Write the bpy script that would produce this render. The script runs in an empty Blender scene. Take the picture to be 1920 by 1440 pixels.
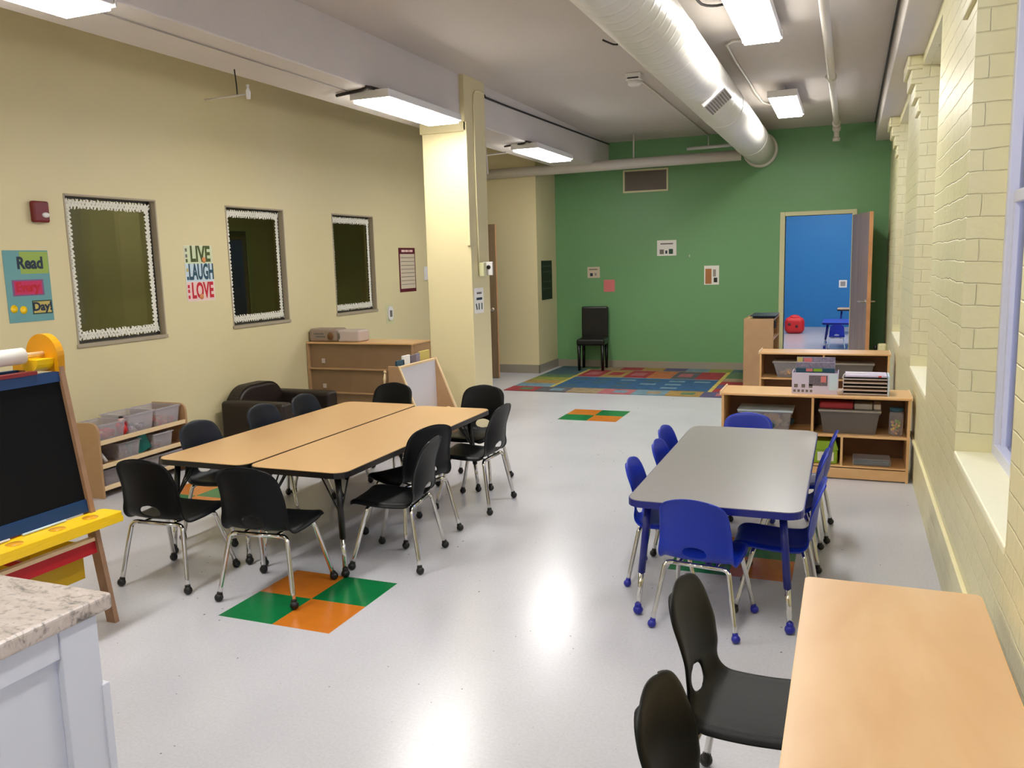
import bpy, bmesh, math, random
from mathutils import Vector, Matrix
random.seed(7)
S = bpy.context.scene
C = bpy.context.collection
PI = math.pi
# ------------------------------------------------------------------ camera
def cam_axes(y, p, r):
    fwd = Vector((math.sin(y)*math.cos(p), math.cos(y)*math.cos(p), math.sin(p)))
    right = fwd.cross(Vector((0, 0, 1))).normalized(); down = fwd.cross(right)
    r2 = math.cos(r)*right + math.sin(r)*down
    d2 = -math.sin(r)*right + math.cos(r)*down
    return r2, d2, fwd
cd = bpy.data.cameras.new('camera'); cam = bpy.data.objects.new('camera', cd); C.objects.link(cam)
r_, d_, f_ = cam_axes(-0.38286, -0.14542, 0.026676)
m = Matrix((r_, -d_, -f_)).transposed().to_4x4(); m.translation = (0, 0, 1.6)
cam.matrix_world = m
cd.sensor_width = 36; cd.lens = 1572.4/1920*36; cd.clip_start = 0.05; cd.clip_end = 100
S.camera = cam
# ------------------------------------------------------------------ view, world, lamp levels
S.view_settings.view_transform = 'Standard'; S.view_settings.look = 'None'
S.view_settings.gamma = 1; S.view_settings.use_curve_mapping = False
S.view_settings.exposure = 1.62
W = bpy.data.worlds.new('world'); S.world = W; W.use_nodes = True
bg = W.node_tree.nodes['Background']; bg.inputs[0].default_value = (0.62, 0.66, 1.0, 1); bg.inputs[1].default_value = 0.8
LAMP = 13.0            # emission of the ceiling fixtures' diffusers
LAMP_COL = (1.0, 0.975, 0.93)

# ------------------------------------------------------------------ materials
def srgb(c):
    return tuple(((x/255)/12.92 if x/255 <= .04045 else ((x/255+.055)/1.055)**2.4) for x in c[:3]) + (1,)
class NT:
    def __init__(s, name):
        s.m = bpy.data.materials.new(name); s.m.use_nodes = True; s.t = s.m.node_tree
        s.b = s.t.nodes['Principled BSDF']
    def n(s, typ, **k):
        o = s.t.nodes.new(typ)
        for a, v in k.items():
            if a.startswith('i_'): o.inputs[a[2:]].default_value = v
            else: setattr(o, a, v)
        return o
    def l(s, a, b): s.t.links.new(a, b)
def mat(name, col, rough=.5, metal=0., spec=.5, bump=0, bscale=60, var=0, vscale=3, trans=0, alpha=1, coat=0):
    if len(col) == 3: col = srgb(col)
    N = NT(name); b = N.b
    b.inputs['Base Color'].default_value = col; b.inputs['Roughness'].default_value = rough
    b.inputs['Metallic'].default_value = metal; b.inputs['Specular IOR Level'].default_value = spec
    b.inputs['Coat Weight'].default_value = coat
    tc = N.n('ShaderNodeTexCoord')
    nz = N.n('ShaderNodeTexNoise', i_Scale=vscale, i_Detail=4.0); N.l(tc.outputs['Object'], nz.inputs['Vector'])
    mr = N.n('ShaderNodeMix', data_type='RGBA', blend_type='MULTIPLY'); mr.inputs[6].default_value = col
    mr.inputs[0].default_value = max(var, .04)
    rp = N.n('ShaderNodeValToRGB'); rp.color_ramp.elements[0].position = .3; rp.color_ramp.elements[1].position = .7
    rp.color_ramp.elements[0].color = (.45, .45, .45, 1)
    N.l(nz.outputs['Fac'], rp.inputs['Fac']); N.l(rp.outputs['Color'], mr.inputs[7]); N.l(mr.outputs[2], b.inputs['Base Color'])
    if bump:
        n2 = N.n('ShaderNodeTexNoise', i_Scale=bscale, i_Detail=3.0); N.l(tc.outputs['Object'], n2.inputs['Vector'])
        bp = N.n('ShaderNodeBump', i_Strength=bump, i_Distance=.01); N.l(n2.outputs['Fac'], bp.inputs['Height']); N.l(bp.outputs['Normal'], b.inputs['Normal'])
    if alpha < 1: b.inputs['Alpha'].default_value = alpha
    if trans: b.inputs['Transmission Weight'].default_value = trans
    return N.m
def mat_wood(name, c1, c2, rough=.4, scale=6, coat=0, stretch=(1, .08, 1)):
    N = NT(name); b = N.b; b.inputs['Roughness'].default_value = rough; b.inputs['Coat Weight'].default_value = coat
    b.inputs['Coat Roughness'].default_value = .2
    tc = N.n('ShaderNodeTexCoord'); mp = N.n('ShaderNodeMapping'); mp.inputs['Scale'].default_value = stretch
    N.l(tc.outputs['Object'], mp.inputs['Vector'])
    nz = N.n('ShaderNodeTexNoise', i_Scale=scale, i_Detail=6.0, i_Distortion=1.2); N.l(mp.outputs['Vector'], nz.inputs['Vector'])
    rp = N.n('ShaderNodeValToRGB'); rp.color_ramp.elements[0].position = .32; rp.color_ramp.elements[1].position = .68
    rp.color_ramp.elements[0].color = srgb(c1); rp.color_ramp.elements[1].color = srgb(c2)
    N.l(nz.outputs['Fac'], rp.inputs['Fac']); N.l(rp.outputs['Color'], b.inputs['Base Color'])
    return N.m
def mat_floor():
    N = NT('waxed_vinyl_tile'); b = N.b
    tc = N.n('ShaderNodeTexCoord')
    nz = N.n('ShaderNodeTexNoise', i_Scale=1.3, i_Detail=3.0); N.l(tc.outputs['Object'], nz.inputs['Vector'])
    rp = N.n('ShaderNodeValToRGB'); rp.color_ramp.elements[0].color = srgb((193, 193, 200)); rp.color_ramp.elements[1].color = srgb((206, 206, 212))
    N.l(nz.outputs['Fac'], rp.inputs['Fac'])
    # scattered small dark scuffs
    vo = N.n('ShaderNodeTexVoronoi', i_Scale=15.0); N.l(tc.outputs['Object'], vo.inputs['Vector'])
    n3 = N.n('ShaderNodeTexNoise', i_Scale=2.0, i_Detail=2.0); N.l(tc.outputs['Object'], n3.inputs['Vector'])
    th = N.n('ShaderNodeMapRange'); th.inputs[1].default_value = .38; th.inputs[2].default_value = .68; th.inputs[3].default_value = .0; th.inputs[4].default_value = .085
    N.l(n3.outputs['Fac'], th.inputs[0])
    lt = N.n('ShaderNodeMath', operation='LESS_THAN'); N.l(vo.outputs['Distance'], lt.inputs[0]); N.l(th.outputs[0], lt.inputs[1])
    mx = N.n('ShaderNodeMix', data_type='RGBA'); mx.inputs[7].default_value = srgb((110, 108, 104))
    N.l(lt.outputs[0], mx.inputs[0]); N.l(rp.outputs['Color'], mx.inputs[6])
    # fine pale chips
    v2 = N.n('ShaderNodeTexNoise', i_Scale=90.0, i_Detail=2.0); N.l(tc.outputs['Object'], v2.inputs['Vector'])
    r2 = N.n('ShaderNodeValToRGB'); r2.color_ramp.elements[0].position = .35; r2.color_ramp.elements[1].position = .65
    r2.color_ramp.elements[0].color = (.88, .88, .88, 1)
    N.l(v2.outputs['Fac'], r2.inputs['Fac'])
    m2 = N.n('ShaderNodeMix', data_type='RGBA', blend_type='MULTIPLY'); m2.inputs[0].default_value = .6
    N.l(mx.outputs[2], m2.inputs[6]); N.l(r2.outputs['Color'], m2.inputs[7])
    # tile joints
    br = N.n('ShaderNodeTexBrick', offset=0.0, i_Scale=1.0); br.inputs['Brick Width'].default_value = .305; br.inputs['Row Height'].default_value = .305
    br.inputs['Mortar Size'].default_value = .0012; br.inputs['Color1'].default_value = (1, 1, 1, 1); br.inputs['Color2'].default_value = (1, 1, 1, 1); br.inputs['Mortar'].default_value = (.95, .95, .94, 1)
    mp = N.n('ShaderNodeMapping'); mp.inputs['Location'].default_value = (2.69, -2.93, 0); N.l(tc.outputs['Object'], mp.inputs['Vector']); N.l(mp.outputs['Vector'], br.inputs['Vector'])
    m3 = N.n('ShaderNodeMix', data_type='RGBA', blend_type='MULTIPLY'); m3.inputs[0].default_value = 1
    N.l(m2.outputs[2], m3.inputs[6]); N.l(br.outputs['Color'], m3.inputs[7]); N.l(m3.outputs[2], b.inputs['Base Color'])
    rr = N.n('ShaderNodeMapRange'); rr.inputs[3].default_value = .20; rr.inputs[4].default_value = .28; N.l(nz.outputs['Fac'], rr.inputs[0]); N.l(rr.outputs[0], b.inputs['Roughness'])
    n4 = N.n('ShaderNodeTexNoise', i_Scale=7.0, i_Detail=3.0); N.l(tc.outputs['Object'], n4.inputs['Vector'])
    bp = N.n('ShaderNodeBump', i_Strength=.05, i_Distance=.01); N.l(n4.outputs['Fac'], bp.inputs['Height']); N.l(bp.outputs['Normal'], b.inputs['Normal'])
    b.inputs['Specular IOR Level'].default_value = .5
    return N.m
def mat_brick():
    N = NT('cream_painted_brick'); b = N.b; b.inputs['Roughness'].default_value = .38
    uv = N.n('ShaderNodeUVMap'); 
    nz = N.n('ShaderNodeTexNoise', i_Scale=4.0, i_Detail=4.0); N.l(uv.outputs[0], nz.inputs['Vector'])
    ad = N.n('ShaderNodeVectorMath', operation='SCALE'); ad.inputs[3].default_value = .035; N.l(nz.outputs['Color'], ad.inputs[0])
    sm = N.n('ShaderNodeVectorMath', operation='ADD'); N.l(uv.outputs[0], sm.inputs[0]); N.l(ad.outputs[0], sm.inputs[1])
    br = N.n('ShaderNodeTexBrick', i_Scale=1.0); br.inputs['Brick Width'].default_value = .26; br.inputs['Row Height'].default_value = .092
    br.inputs['Mortar Size'].default_value = .0045; br.inputs['Mortar Smooth'].default_value = 1.0
    br.inputs['Color1'].default_value = (1, 1, 1, 1); br.inputs['Color2'].default_value = (.75, .75, .75, 1); br.inputs['Mortar'].default_value = (.0, .0, .0, 1)
    N.l(sm.outputs[0], br.inputs['Vector'])
    n2 = N.n('ShaderNodeTexNoise', i_Scale=28.0, i_Detail=5.0); N.l(uv.outputs[0], n2.inputs['Vector'])
    mm = N.n('ShaderNodeMath', operation='MULTIPLY_ADD'); mm.inputs[1].default_value = .55; N.l(n2.outputs['Fac'], mm.inputs[0]); N.l(br.outputs['Color'], mm.inputs[2])
    bp = N.n('ShaderNodeBump', i_Strength=.7, i_Distance=.007); N.l(mm.outputs[0], bp.inputs['Height']); N.l(bp.outputs['Normal'], b.inputs['Normal'])
    rp = N.n('ShaderNodeValToRGB'); rp.color_ramp.elements[0].color = srgb((216, 209, 164)); rp.color_ramp.elements[1].color = srgb((230, 223, 180))
    N.l(nz.outputs['Fac'], rp.inputs['Fac']); N.l(rp.outputs['Color'], b.inputs['Base Color'])
    return N.m
def mat_spiral():
    N = NT('white_spiral_duct'); b = N.b; b.inputs['Base Color'].default_value = srgb((214, 210, 200)); b.inputs['Roughness'].default_value = .38
    b.inputs['Metallic'].default_value = .0
    tc = N.n('ShaderNodeTexCoord'); wv = N.n('ShaderNodeTexWave', bands_direction='Y', i_Scale=2.2, i_Distortion=.4); N.l(tc.outputs['Object'], wv.inputs['Vector'])
    sx = N.n('ShaderNodeMath', operation='POWER'); sx.inputs[1].default_value = 10; N.l(wv.outputs['Fac'], sx.inputs[0])
    bp = N.n('ShaderNodeBump', i_Strength=.35, i_Distance=.006); N.l(sx.outputs[0], bp.inputs['Height']); N.l(bp.outputs['Normal'], b.inputs['Normal'])
    return N.m
def mat_emit(name, col, st):
    N = NT(name); N.t.nodes.remove(N.b); e = N.n('ShaderNodeEmission'); e.inputs[0].default_value = col + (1,) if len(col) == 3 else col
    e.inputs[1].default_value = st; N.l(e.outputs[0], N.t.nodes['Material Output'].inputs[0]); return N.m
def mat_pane(name, tint, gl=.12):
    N = NT(name); N.t.nodes.remove(N.b)
    tr = N.n('ShaderNodeBsdfTransparent'); tr.inputs[0].default_value = tint
    g = N.n('ShaderNodeBsdfGlossy'); g.inputs['Roughness'].default_value = .02
    fr = N.n('ShaderNodeFresnel', i_IOR=1.5); ad = N.n('ShaderNodeMath', operation='MULTIPLY'); ad.inputs[1].default_value = gl/.12; ad.use_clamp = True
    N.l(fr.outputs[0], ad.inputs[0])
    mx = N.n('ShaderNodeMixShader'); N.l(ad.outputs[0], mx.inputs[0]); N.l(tr.outputs[0], mx.inputs[1]); N.l(g.outputs[0], mx.inputs[2])
    N.l(mx.outputs[0], N.t.nodes['Material Output'].inputs[0]); return N.m
def mat_clear(name, tint, dif, fac=.35):
    """clear storage plastic: see-through with a milky share"""
    N = NT(name); b = N.b; b.inputs['Base Color'].default_value = srgb(dif); b.inputs['Roughness'].default_value = .25
    tr = N.n('ShaderNodeBsdfTransparent'); tr.inputs[0].default_value = tint
    lw = N.n('ShaderNodeLayerWeight', i_Blend=.35); ma = N.n('ShaderNodeMath', operation='MULTIPLY_ADD'); ma.inputs[1].default_value = .5; ma.inputs[2].default_value = fac
    ma.use_clamp = True; N.l(lw.outputs['Facing'], ma.inputs[0])
    mx = N.n('ShaderNodeMixShader'); N.l(ma.outputs[0], mx.inputs[0]); N.l(tr.outputs[0], mx.inputs[1]); N.l(b.outputs[0], mx.inputs[2])
    N.l(mx.outputs[0], N.t.nodes['Material Output'].inputs[0]); return N.m

M = dict(
 cream=mat('cream_wall_paint', (218, 206, 161), .5, bump=.08, bscale=120, var=.06, vscale=1.2),
 green=mat('green_wall_paint', (108, 158, 106), .45, bump=.05, bscale=120),
 blue_wall=mat('blue_wall_paint', (34, 118, 178), .5),
 ceil=mat('white_ceiling_paint', (196, 188, 180), .7, bump=.15, bscale=40, var=.10, vscale=1.0),
 beam=mat('white_beam_paint', (210, 203, 196), .6, bump=.1, bscale=50, var=.06),
 floor=mat_floor(), tile_g=mat('green_vinyl_tile', (14, 120, 64), .2, var=.2, vscale=12), tile_o=mat('orange_vinyl_tile', (208, 120, 36), .2, var=.2, vscale=12),
 brick=mat_brick(), sill_lit=mat('lit_sill_cream', (244, 240, 208), .45, bump=.3, bscale=20), plaster=mat('cream_plaster', (226, 218, 174), .5, bump=.3, bscale=20),  # sill cream is lightened to carry the strong light falling on it
 base=mat('grey_vinyl_baseboard', (150, 142, 126), .4), doorwood=mat_wood('door_veneer', (98, 80, 56), (114, 94, 68), .4, 5, stretch=(3, 3, .15)),
 doorgrey=mat_wood('taupe_door_veneer', (150, 128, 112), (168, 144, 126), .4, 5, stretch=(3, 3, .15)),
 dooredge=mat_wood('door_edge_wood', (196, 140, 96), (212, 156, 110), .5, 5), frame_cream=mat('cream_door_frame', (206, 204, 160), .4),
 frame_dark=mat('dark_window_frame', (48, 44, 36), .4), frame_alu=mat('taupe_window_reveal', (168, 156, 132), .5), frame_white=mat('white_window_sash', (206, 208, 226), .4),
 glass=mat_pane('dark_room_glass', (.70, .72, .60, 1), .010), skyglass=mat_pane('daylight_glass', (.9, .93, 1, 1), .12),
 lace=mat('white_paper_border', (236, 234, 218), .7, bump=.4, bscale=60), paper=mat('white_paper', (232, 230, 222), .7),
 laminate=mat('maple_laminate', (210, 170, 118), .32, var=.05, vscale=5), blackedge=mat('black_edge', (16, 15, 15), .35),
 greytop=mat('grey_nebula_laminate', (150, 146, 144), .3, var=.05, vscale=40), blue=mat('blue_plastic', (12, 44, 166), .36, spec=.4, bump=.05, bscale=300),
 bluemetal=mat('blue_painted_metal', (18, 28, 118), .35), black=mat('black_plastic', (6, 8, 10), .42, spec=.2, bump=.12, bscale=350),
 navy=mat('dark_navy_plastic', (10, 17, 28), .45, spec=.3, bump=.12, bscale=350), blackmetal=mat('black_painted_metal', (9, 9, 9), .35),
 chrome=mat('chrome', (215, 213, 208), .12, metal=1), nickel=mat('satin_nickel', (190, 180, 165), .3, metal=1), ballblack=mat('black_ball_glide', (8, 8, 8), .45), ballblue=mat('blue_ball_glide', (30, 36, 150), .4),
 maple=mat_wood('maple_plywood', (214, 166, 110), (226, 182, 128), .35, 4, coat=.15), maple2=mat_wood('maple_table_top', (206, 166, 122), (218, 182, 140), .33, 3, coat=.2, stretch=(1, .3, 1)),
 tan=mat_wood('tan_particle_panel', (172, 136, 98), (182, 146, 106), .45, 4), brown=mat_wood('brown_cabinet_back', (134, 106, 76), (142, 114, 82), .5, 3), brown_shelf_shade=mat_wood('brown_wood_bay_shade', (118, 82, 50), (128, 90, 56), .5, 4),  # shelf-back brown holds the bay's shade in its colour; elsewhere plain brown
 easelwood=mat_wood('easel_wood', (146, 112, 84), (162, 126, 96), .45, 8), easelpale=mat_wood('pale_easel_wood', (224, 196, 150), (234, 208, 166), .4, 8),
 chalk=mat('chalkboard', (12, 13, 14), .7, spec=.15), railblue=mat('blue_rail', (0, 54, 104), .45), red=mat('red_paint', (176, 20, 30), .4), darkred=mat('dark_red_paint', (120, 14, 26), .4),
 yellow=mat('yellow_plastic', (250, 204, 14), .3), amber=mat('amber_plastic', (222, 156, 12), .35), olive=mat('yellow_bin', (196, 156, 14), .4),
 brownleather=mat('dark_brown_upholstery', (32, 21, 16), .5, bump=.3, bscale=120), blackleather=mat('black_leather', (6, 7, 6), .35),
 white=mat('white_plastic', (226, 224, 220), .4), cabwhite=mat('daylit_cabinet_white', (208, 212, 224), .35), board=mat('white_board', (214, 212, 214), .3),  # cabinet white has the bluish window daylight mixed into its colour
 firered=mat('fire_alarm_red', (110, 12, 18), .3), duct=mat_spiral(), pipe=mat('white_pipe_paint', (206, 200, 188), .4), wire=mat('dark_cable', (36, 28, 26), .6),
 grille=mat('grey_vent_grille', (122, 112, 100), .6), clear=mat_clear('clear_bin_plastic', (.93, .93, .95, 1), (214, 208, 212), .20), clearlid=mat('pale_blue_lid', (186, 200, 206), .35),
 greybin=mat('grey_bin_plastic', (100, 92, 88), .4), greylid=mat('grey_lid', (150, 142, 134), .4), lime=mat('lime_box', (140, 176, 36), .5), redc=mat('red_cloth', (150, 40, 46), .8),
 pink=mat('pink_paper', (214, 120, 118), .7), teal=mat('teal_plastic', (30, 128, 122), .5), toyred=mat('red_toy', (206, 34, 36), .5), toyorange=mat('orange_block', (214, 138, 82), .6), toygreen=mat('green_toy', (88, 120, 60), .6), blockwood=mat('wooden_block', (206, 158, 100), .6),
 poster_teal=mat('poster_teal', (104, 158, 160), .6, var=.12), poster_lime=mat('poster_lime', (150, 176, 80), .6), purple=mat('poster_purple', (128, 84, 128), .6), magenta=mat('poster_magenta', (196, 40, 92), .6), ochre=mat('poster_ochre', (196, 178, 96), .6),
 ink=mat('navy_ink', (22, 42, 62), .6), dkgreen=mat('dark_green_ink', (28, 66, 50), .6), olivink=mat('olive_ink', (70, 84, 34), .6), tealink=mat('teal_ink', (34, 74, 92), .6), redink=mat('red_ink', (190, 20, 44), .6),
 pgreen=mat('poster_pale_green', (206, 216, 176), .6), pblue=mat('poster_pale_blue', (196, 214, 222), .6), ppink=mat('poster_pale_pink', (232, 198, 190), .6), maroon=mat('maroon_print', (92, 22, 34), .6), beige=mat('beige_print', (206, 192, 166), .6), greyink=mat('grey_ink', (110, 104, 96), .6), photobrown=mat('brown_photo', (168, 110, 58), .6),
 blackposter=mat('black_chart', (26, 28, 22), .55), lavender=mat('lavender_print', (206, 196, 214), .5), mags=mat('magazine_print', (150, 140, 160), .5, var=.8, vscale=60), greyprint=mat('grey_photo_print', (120, 110, 118), .5, var=.9, vscale=90), pack=mat('grey_pink_pack', (196, 180, 170), .45), packgrey=mat('grey_pack_print', (150, 132, 118), .45),
)
M['glow'] = mat_emit('lamp_diffuser_glow', LAMP_COL, LAMP)
def mat_granite():
    N = NT('grey_granite_laminate'); b = N.b; b.inputs['Roughness'].default_value = .3
    tc = N.n('ShaderNodeTexCoord'); mp = N.n('ShaderNodeMapping'); mp.inputs['Scale'].default_value = (1, 2.2, 2); N.l(tc.outputs['Object'], mp.inputs['Vector'])
    a = N.n('ShaderNodeTexNoise', i_Scale=6.0, i_Detail=8.0, i_Distortion=1.5, i_Roughness=.75); N.l(mp.outputs[0], a.inputs['Vector'])
    rp = N.n('ShaderNodeValToRGB'); e = rp.color_ramp.elements; e[0].position = .34; e[0].color = srgb((100, 96, 94)); e[1].position = .62; e[1].color = srgb((204, 194, 188))
    k = e.new(.46); k.color = srgb((190, 178, 170)); N.l(a.outputs['Fac'], rp.inputs['Fac'])
    c2 = N.n('ShaderNodeTexNoise', i_Scale=60.0, i_Detail=4.0); N.l(tc.outputs['Object'], c2.inputs['Vector'])
    r2 = N.n('ShaderNodeValToRGB'); r2.color_ramp.elements[0].position = .36; r2.color_ramp.elements[1].position = .46; r2.color_ramp.elements[0].color = (.35, .35, .34, 1)
    N.l(c2.outputs['Fac'], r2.inputs['Fac'])
    mx = N.n('ShaderNodeMix', data_type='RGBA', blend_type='MULTIPLY'); mx.inputs[0].default_value = .6; N.l(rp.outputs[0], mx.inputs[6]); N.l(r2.outputs[0], mx.inputs[7]); N.l(mx.outputs[2], b.inputs['Base Color'])
    return N.m
M['granite'] = mat_granite()

# ------------------------------------------------------------------ mesh helpers
class MB:
    def __init__(s): s.bm = bmesh.new()
    def box(s, x0, x1, y0, y1, z0, z1, bev=0, seg=2, mi=0, rot=None):
        r = bmesh.ops.create_cube(s.bm, size=1); vs = r['verts']
        for v in vs: v.co = Vector((x0+(v.co.x+.5)*(x1-x0), y0+(v.co.y+.5)*(y1-y0), z0+(v.co.z+.5)*(z1-z0)))
        fs = {f for v in vs for f in v.link_faces}
        for f in fs: f.material_index = mi
        if bev:
            es = list({e for v in vs for e in v.link_edges})
            rr = bmesh.ops.bevel(s.bm, geom=es, offset=bev, segments=seg, profile=.5, affect='EDGES'); 
            for f in rr['faces']: f.material_index = mi
            vs = list({v for f in rr['faces'] for v in f.verts} | {v for v in vs if v.is_valid})
        if rot: bmesh.ops.transform(s.bm, matrix=rot, verts=vs)
        return s
    def prism(s, pts, axis, a0, a1, mi=0, xf=None):
        """closed polygon pts (2D) extruded along axis between a0 and a1"""
        def mk(p, a):
            return {'x': (a, p[0], p[1]), 'y': (p[0], a, p[1]), 'z': (p[0], p[1], a)}[axis]
        A = [s.bm.verts.new(mk(p, a0)) for p in pts]; B = [s.bm.verts.new(mk(p, a1)) for p in pts]
        n = len(pts); fs = [s.bm.faces.new(A), s.bm.faces.new(list(reversed(B)))]
        for i in range(n): fs.append(s.bm.faces.new((A[i], B[i], B[(i+1) % n], A[(i+1) % n])))
        for f in fs: f.material_index = mi
        bmesh.ops.recalc_face_normals(s.bm, faces=fs)
        if xf: bmesh.ops.transform(s.bm, matrix=xf, verts=A+B)
        return s
    def tube(s, pts, r, seg=10, caps=True, smooth=0, radii=None):
        P = [Vector(p) for p in pts]
        if smooth:
            Q = []
            n = len(P)
            for i in range(n-1):
                p0 = P[max(i-1, 0)]; p1 = P[i]; p2 = P[i+1]; p3 = P[min(i+2, n-1)]
                for k in range(smooth):
                    t = k/smooth
                    Q.append(.5*((2*p1)+(-p0+p2)*t+(2*p0-5*p1+4*p2-p3)*t*t+(-p0+3*p1-3*p2+p3)*t**3))
            Q.append(P[-1]); P = Q
        rings = []; up = None
        for i, p in enumerate(P):
            d = (P[min(i+1, len(P)-1)]-P[max(i-1, 0)]).normalized()
            if up is None:
                up = Vector((0, 0, 1)) if abs(d.z) < .9 else Vector((1, 0, 0))
            u = (up - d*up.dot(d)).normalized(); w = d.cross(u); up = u
            rr = radii[i] if radii else r
            rings.append([s.bm.verts.new(p+rr*(math.cos(2*PI*k/seg)*u+math.sin(2*PI*k/seg)*w)) for k in range(seg)])
        for a, b in zip(rings, rings[1:]):
            for k in range(seg): s.bm.faces.new((a[k], a[(k+1) % seg], b[(k+1) % seg], b[k])).smooth = True
        if caps: s.bm.faces.new(list(reversed(rings[0]))); s.bm.faces.new(rings[-1])
        return s
    def ball(s, c, r, sc=(1, 1, 1), seg=14, mi=0):
        rr = bmesh.ops.create_uvsphere(s.bm, u_segments=seg, v_segments=seg//2+2, radius=r)
        for v in rr['verts']: v.co = Vector((v.co.x*sc[0]+c[0], v.co.y*sc[1]+c[1], v.co.z*sc[2]+c[2]))
        for f in {f for v in rr['verts'] for f in v.link_faces}: f.smooth = True; f.material_index = mi
        return s
    def lathe(s, prof, c, seg=20, axis='z'):
        rings = []
        for (r, h) in prof:
            ring = []
            for k in range(seg):
                a = 2*PI*k/seg; q = (r*math.cos(a), r*math.sin(a), h)
                if axis == 'y': q = (q[0], h, q[1])
                if axis == 'x': q = (h, q[0], q[1])
                ring.append(s.bm.verts.new((q[0]+c[0], q[1]+c[1], q[2]+c[2])))
            rings.append(ring)
        for a, b in zip(rings, rings[1:]):
            for k in range(seg):
                f = s.bm.faces.new((a[k], a[(k+1) % seg], b[(k+1) % seg], b[k])); f.smooth = True
        s.bm.faces.new(list(reversed(rings[0]))); s.bm.faces.new(rings[-1])
        return s
    def grid(s, fn, nu, nv, smooth=True):
        V = [[s.bm.verts.new(fn(i/nu, j/nv)) for i in range(nu+1)] for j in range(nv+1)]
        for j in range(nv):
            for i in range(nu):
                f = s.bm.faces.new((V[j][i], V[j][i+1], V[j+1][i+1], V[j+1][i])); f.smooth = smooth
        return V
    def xf(s, mtx):
        bmesh.ops.transform(s.bm, matrix=mtx, verts=s.bm.verts); return s
    def mesh(s, name, mats):
        uvl = s.bm.loops.layers.uv.new('UVMap')
        s.bm.normal_update()
        for f in s.bm.faces:
            n = f.normal; ax = max(range(3), key=lambda i: abs(n[i]))
            for l in f.loops:
                c = l.vert.co
                l[uvl].uv = (c.y, c.z) if ax == 0 else ((c.x, c.z) if ax == 1 else (c.x, c.y))
        me = bpy.data.meshes.new(name); s.bm.to_mesh(me); s.bm.free()
        for mm in (mats if isinstance(mats, (list, tuple)) else [mats]): me.materials.append(mm)
        return me
def obj(name, mb, mt, parent=None, label=None, loc=None, rotz=None):
    o = bpy.data.objects.new(name, mb.mesh(name, mt)); C.objects.link(o)
    if parent: o.parent = parent
    if label: o['label'] = label
    if loc: o.location = loc
    if rotz is not None: o.rotation_euler = (0, 0, rotz)
    return o
def struct(name, mb, mt, parent=None, label=None):
    o = obj(name, mb, mt, parent, label)
    if not parent: o['kind'] = 'structure'
    return o
def thing(name, label, cat, loc=(0, 0, 0), rotz=0, group=None):
    o = bpy.data.objects.new(name, None); C.objects.link(o); o.empty_display_size = .1
    o.location = loc; o.rotation_euler = (0, 0, rotz); o['label'] = label; o['category'] = cat
    if group: o['group'] = group
    return o
def tag(o, label, cat, group=None):
    o['label'] = label; o['category'] = cat
    if group: o['group'] = group
    return o
def dup(root, loc, rotz, label, group=None, scale=None):
    r = root.copy(); C.objects.link(r); r.location = loc; r.rotation_euler = (0, 0, rotz); r['label'] = label
    if group: r['group'] = group
    elif 'group' in r: del r['group']
    if scale: r.scale = scale
    for ch in list(root.children):
        c = ch.copy(); C.objects.link(c); c.parent = r
        for g in ch.children:
            d = g.copy(); C.objects.link(d); d.parent = c
    return r
def rrect(x0, x1, y0, y1, r, n=6):
    pts = []
    for cx, cy, a in ((x1-r, y1-r, 0), (x0+r, y1-r, 90), (x0+r, y0+r, 180), (x1-r, y0+r, 270)):
        for k in range(n+1):
            t = math.radians(a+90*k/n); pts.append((cx+r*math.cos(t), cy+r*math.sin(t)))
    return pts
def text_mesh(txt, size, mt, name, parent, mtx, depth=.0006, sx=1.0, bold=0.0, align='CENTER'):
    cu = bpy.data.curves.new(name, 'FONT'); cu.body = txt; cu.size = size; cu.align_x = align; cu.align_y = 'CENTER'
    cu.extrude = depth; cu.offset = bold; cu.resolution_u = 3
    t = bpy.data.objects.new('tmp', cu); me = bpy.data.meshes.new_from_object(t)
    bpy.data.objects.remove(t); me.transform(mtx @ Matrix.Diagonal((sx, 1, 1, 1))); me.materials.clear(); me.materials.append(mt)
    o = bpy.data.objects.new(name, me); C.objects.link(o); o.parent = parent
    return o
# text/panel frames: local x along the wall, y up, z out of the wall
def on_left(y, z, x=-5.25):      # wall facing +X, reading direction +Y
    return Matrix(((0, 0, 1, x), (1, 0, 0, y), (0, 1, 0, z), (0, 0, 0, 1)))
def on_back(x, z, y=12.03):      # wall facing -Y
    return Matrix(((1, 0, 0, x), (0, 0, -1, y), (0, 1, 0, z), (0, 0, 0, 1)))

# ------------------------------------------------------------------ setting: floor, walls, ceiling
XL, XR, YG, YB = -5.25, .45, 12.03, -3.2
def build_floor():
    tiles = [(-2.69, 2.93), (-2.71, 7.93), (-4.6, 4.25), (-.83, 4.15)]
    xs = {XL, XR}; ys = {YB, YG}
    for x, y in tiles: xs |= {x, x+.305, x+.61}; ys |= {y, y+.305, y+.61}
    xs = sorted(xs); ys = sorted(ys); mb = MB()
    V = [[mb.bm.verts.new((x, y, 0)) for x in xs] for y in ys]
    for j in range(len(ys)-1):
        for i in range(len(xs)-1):
            cx = (xs[i]+xs[i+1])/2; cy = (ys[j]+ys[j+1])/2; mi = 0
            for x, y in tiles:
                if x < cx < x+.61 and y < cy < y+.61:
                    mi = 1 if (cx < x+.305) == (cy < y+.305) else 2
            mb.bm.faces.new((V[j][i], V[j][i+1], V[j+1][i+1], V[j+1][i])).material_index = mi
    struct('floor', mb, [M['floor'], M['tile_g'], M['tile_o']])
build_floor()
struct('ceiling', MB().box(-3.6, .75, YB, 12.2, 3.24, 3.35).box(XL-.1, -3.6, YB, 12.2, 3.42, 3.5), M['ceil'])
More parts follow.
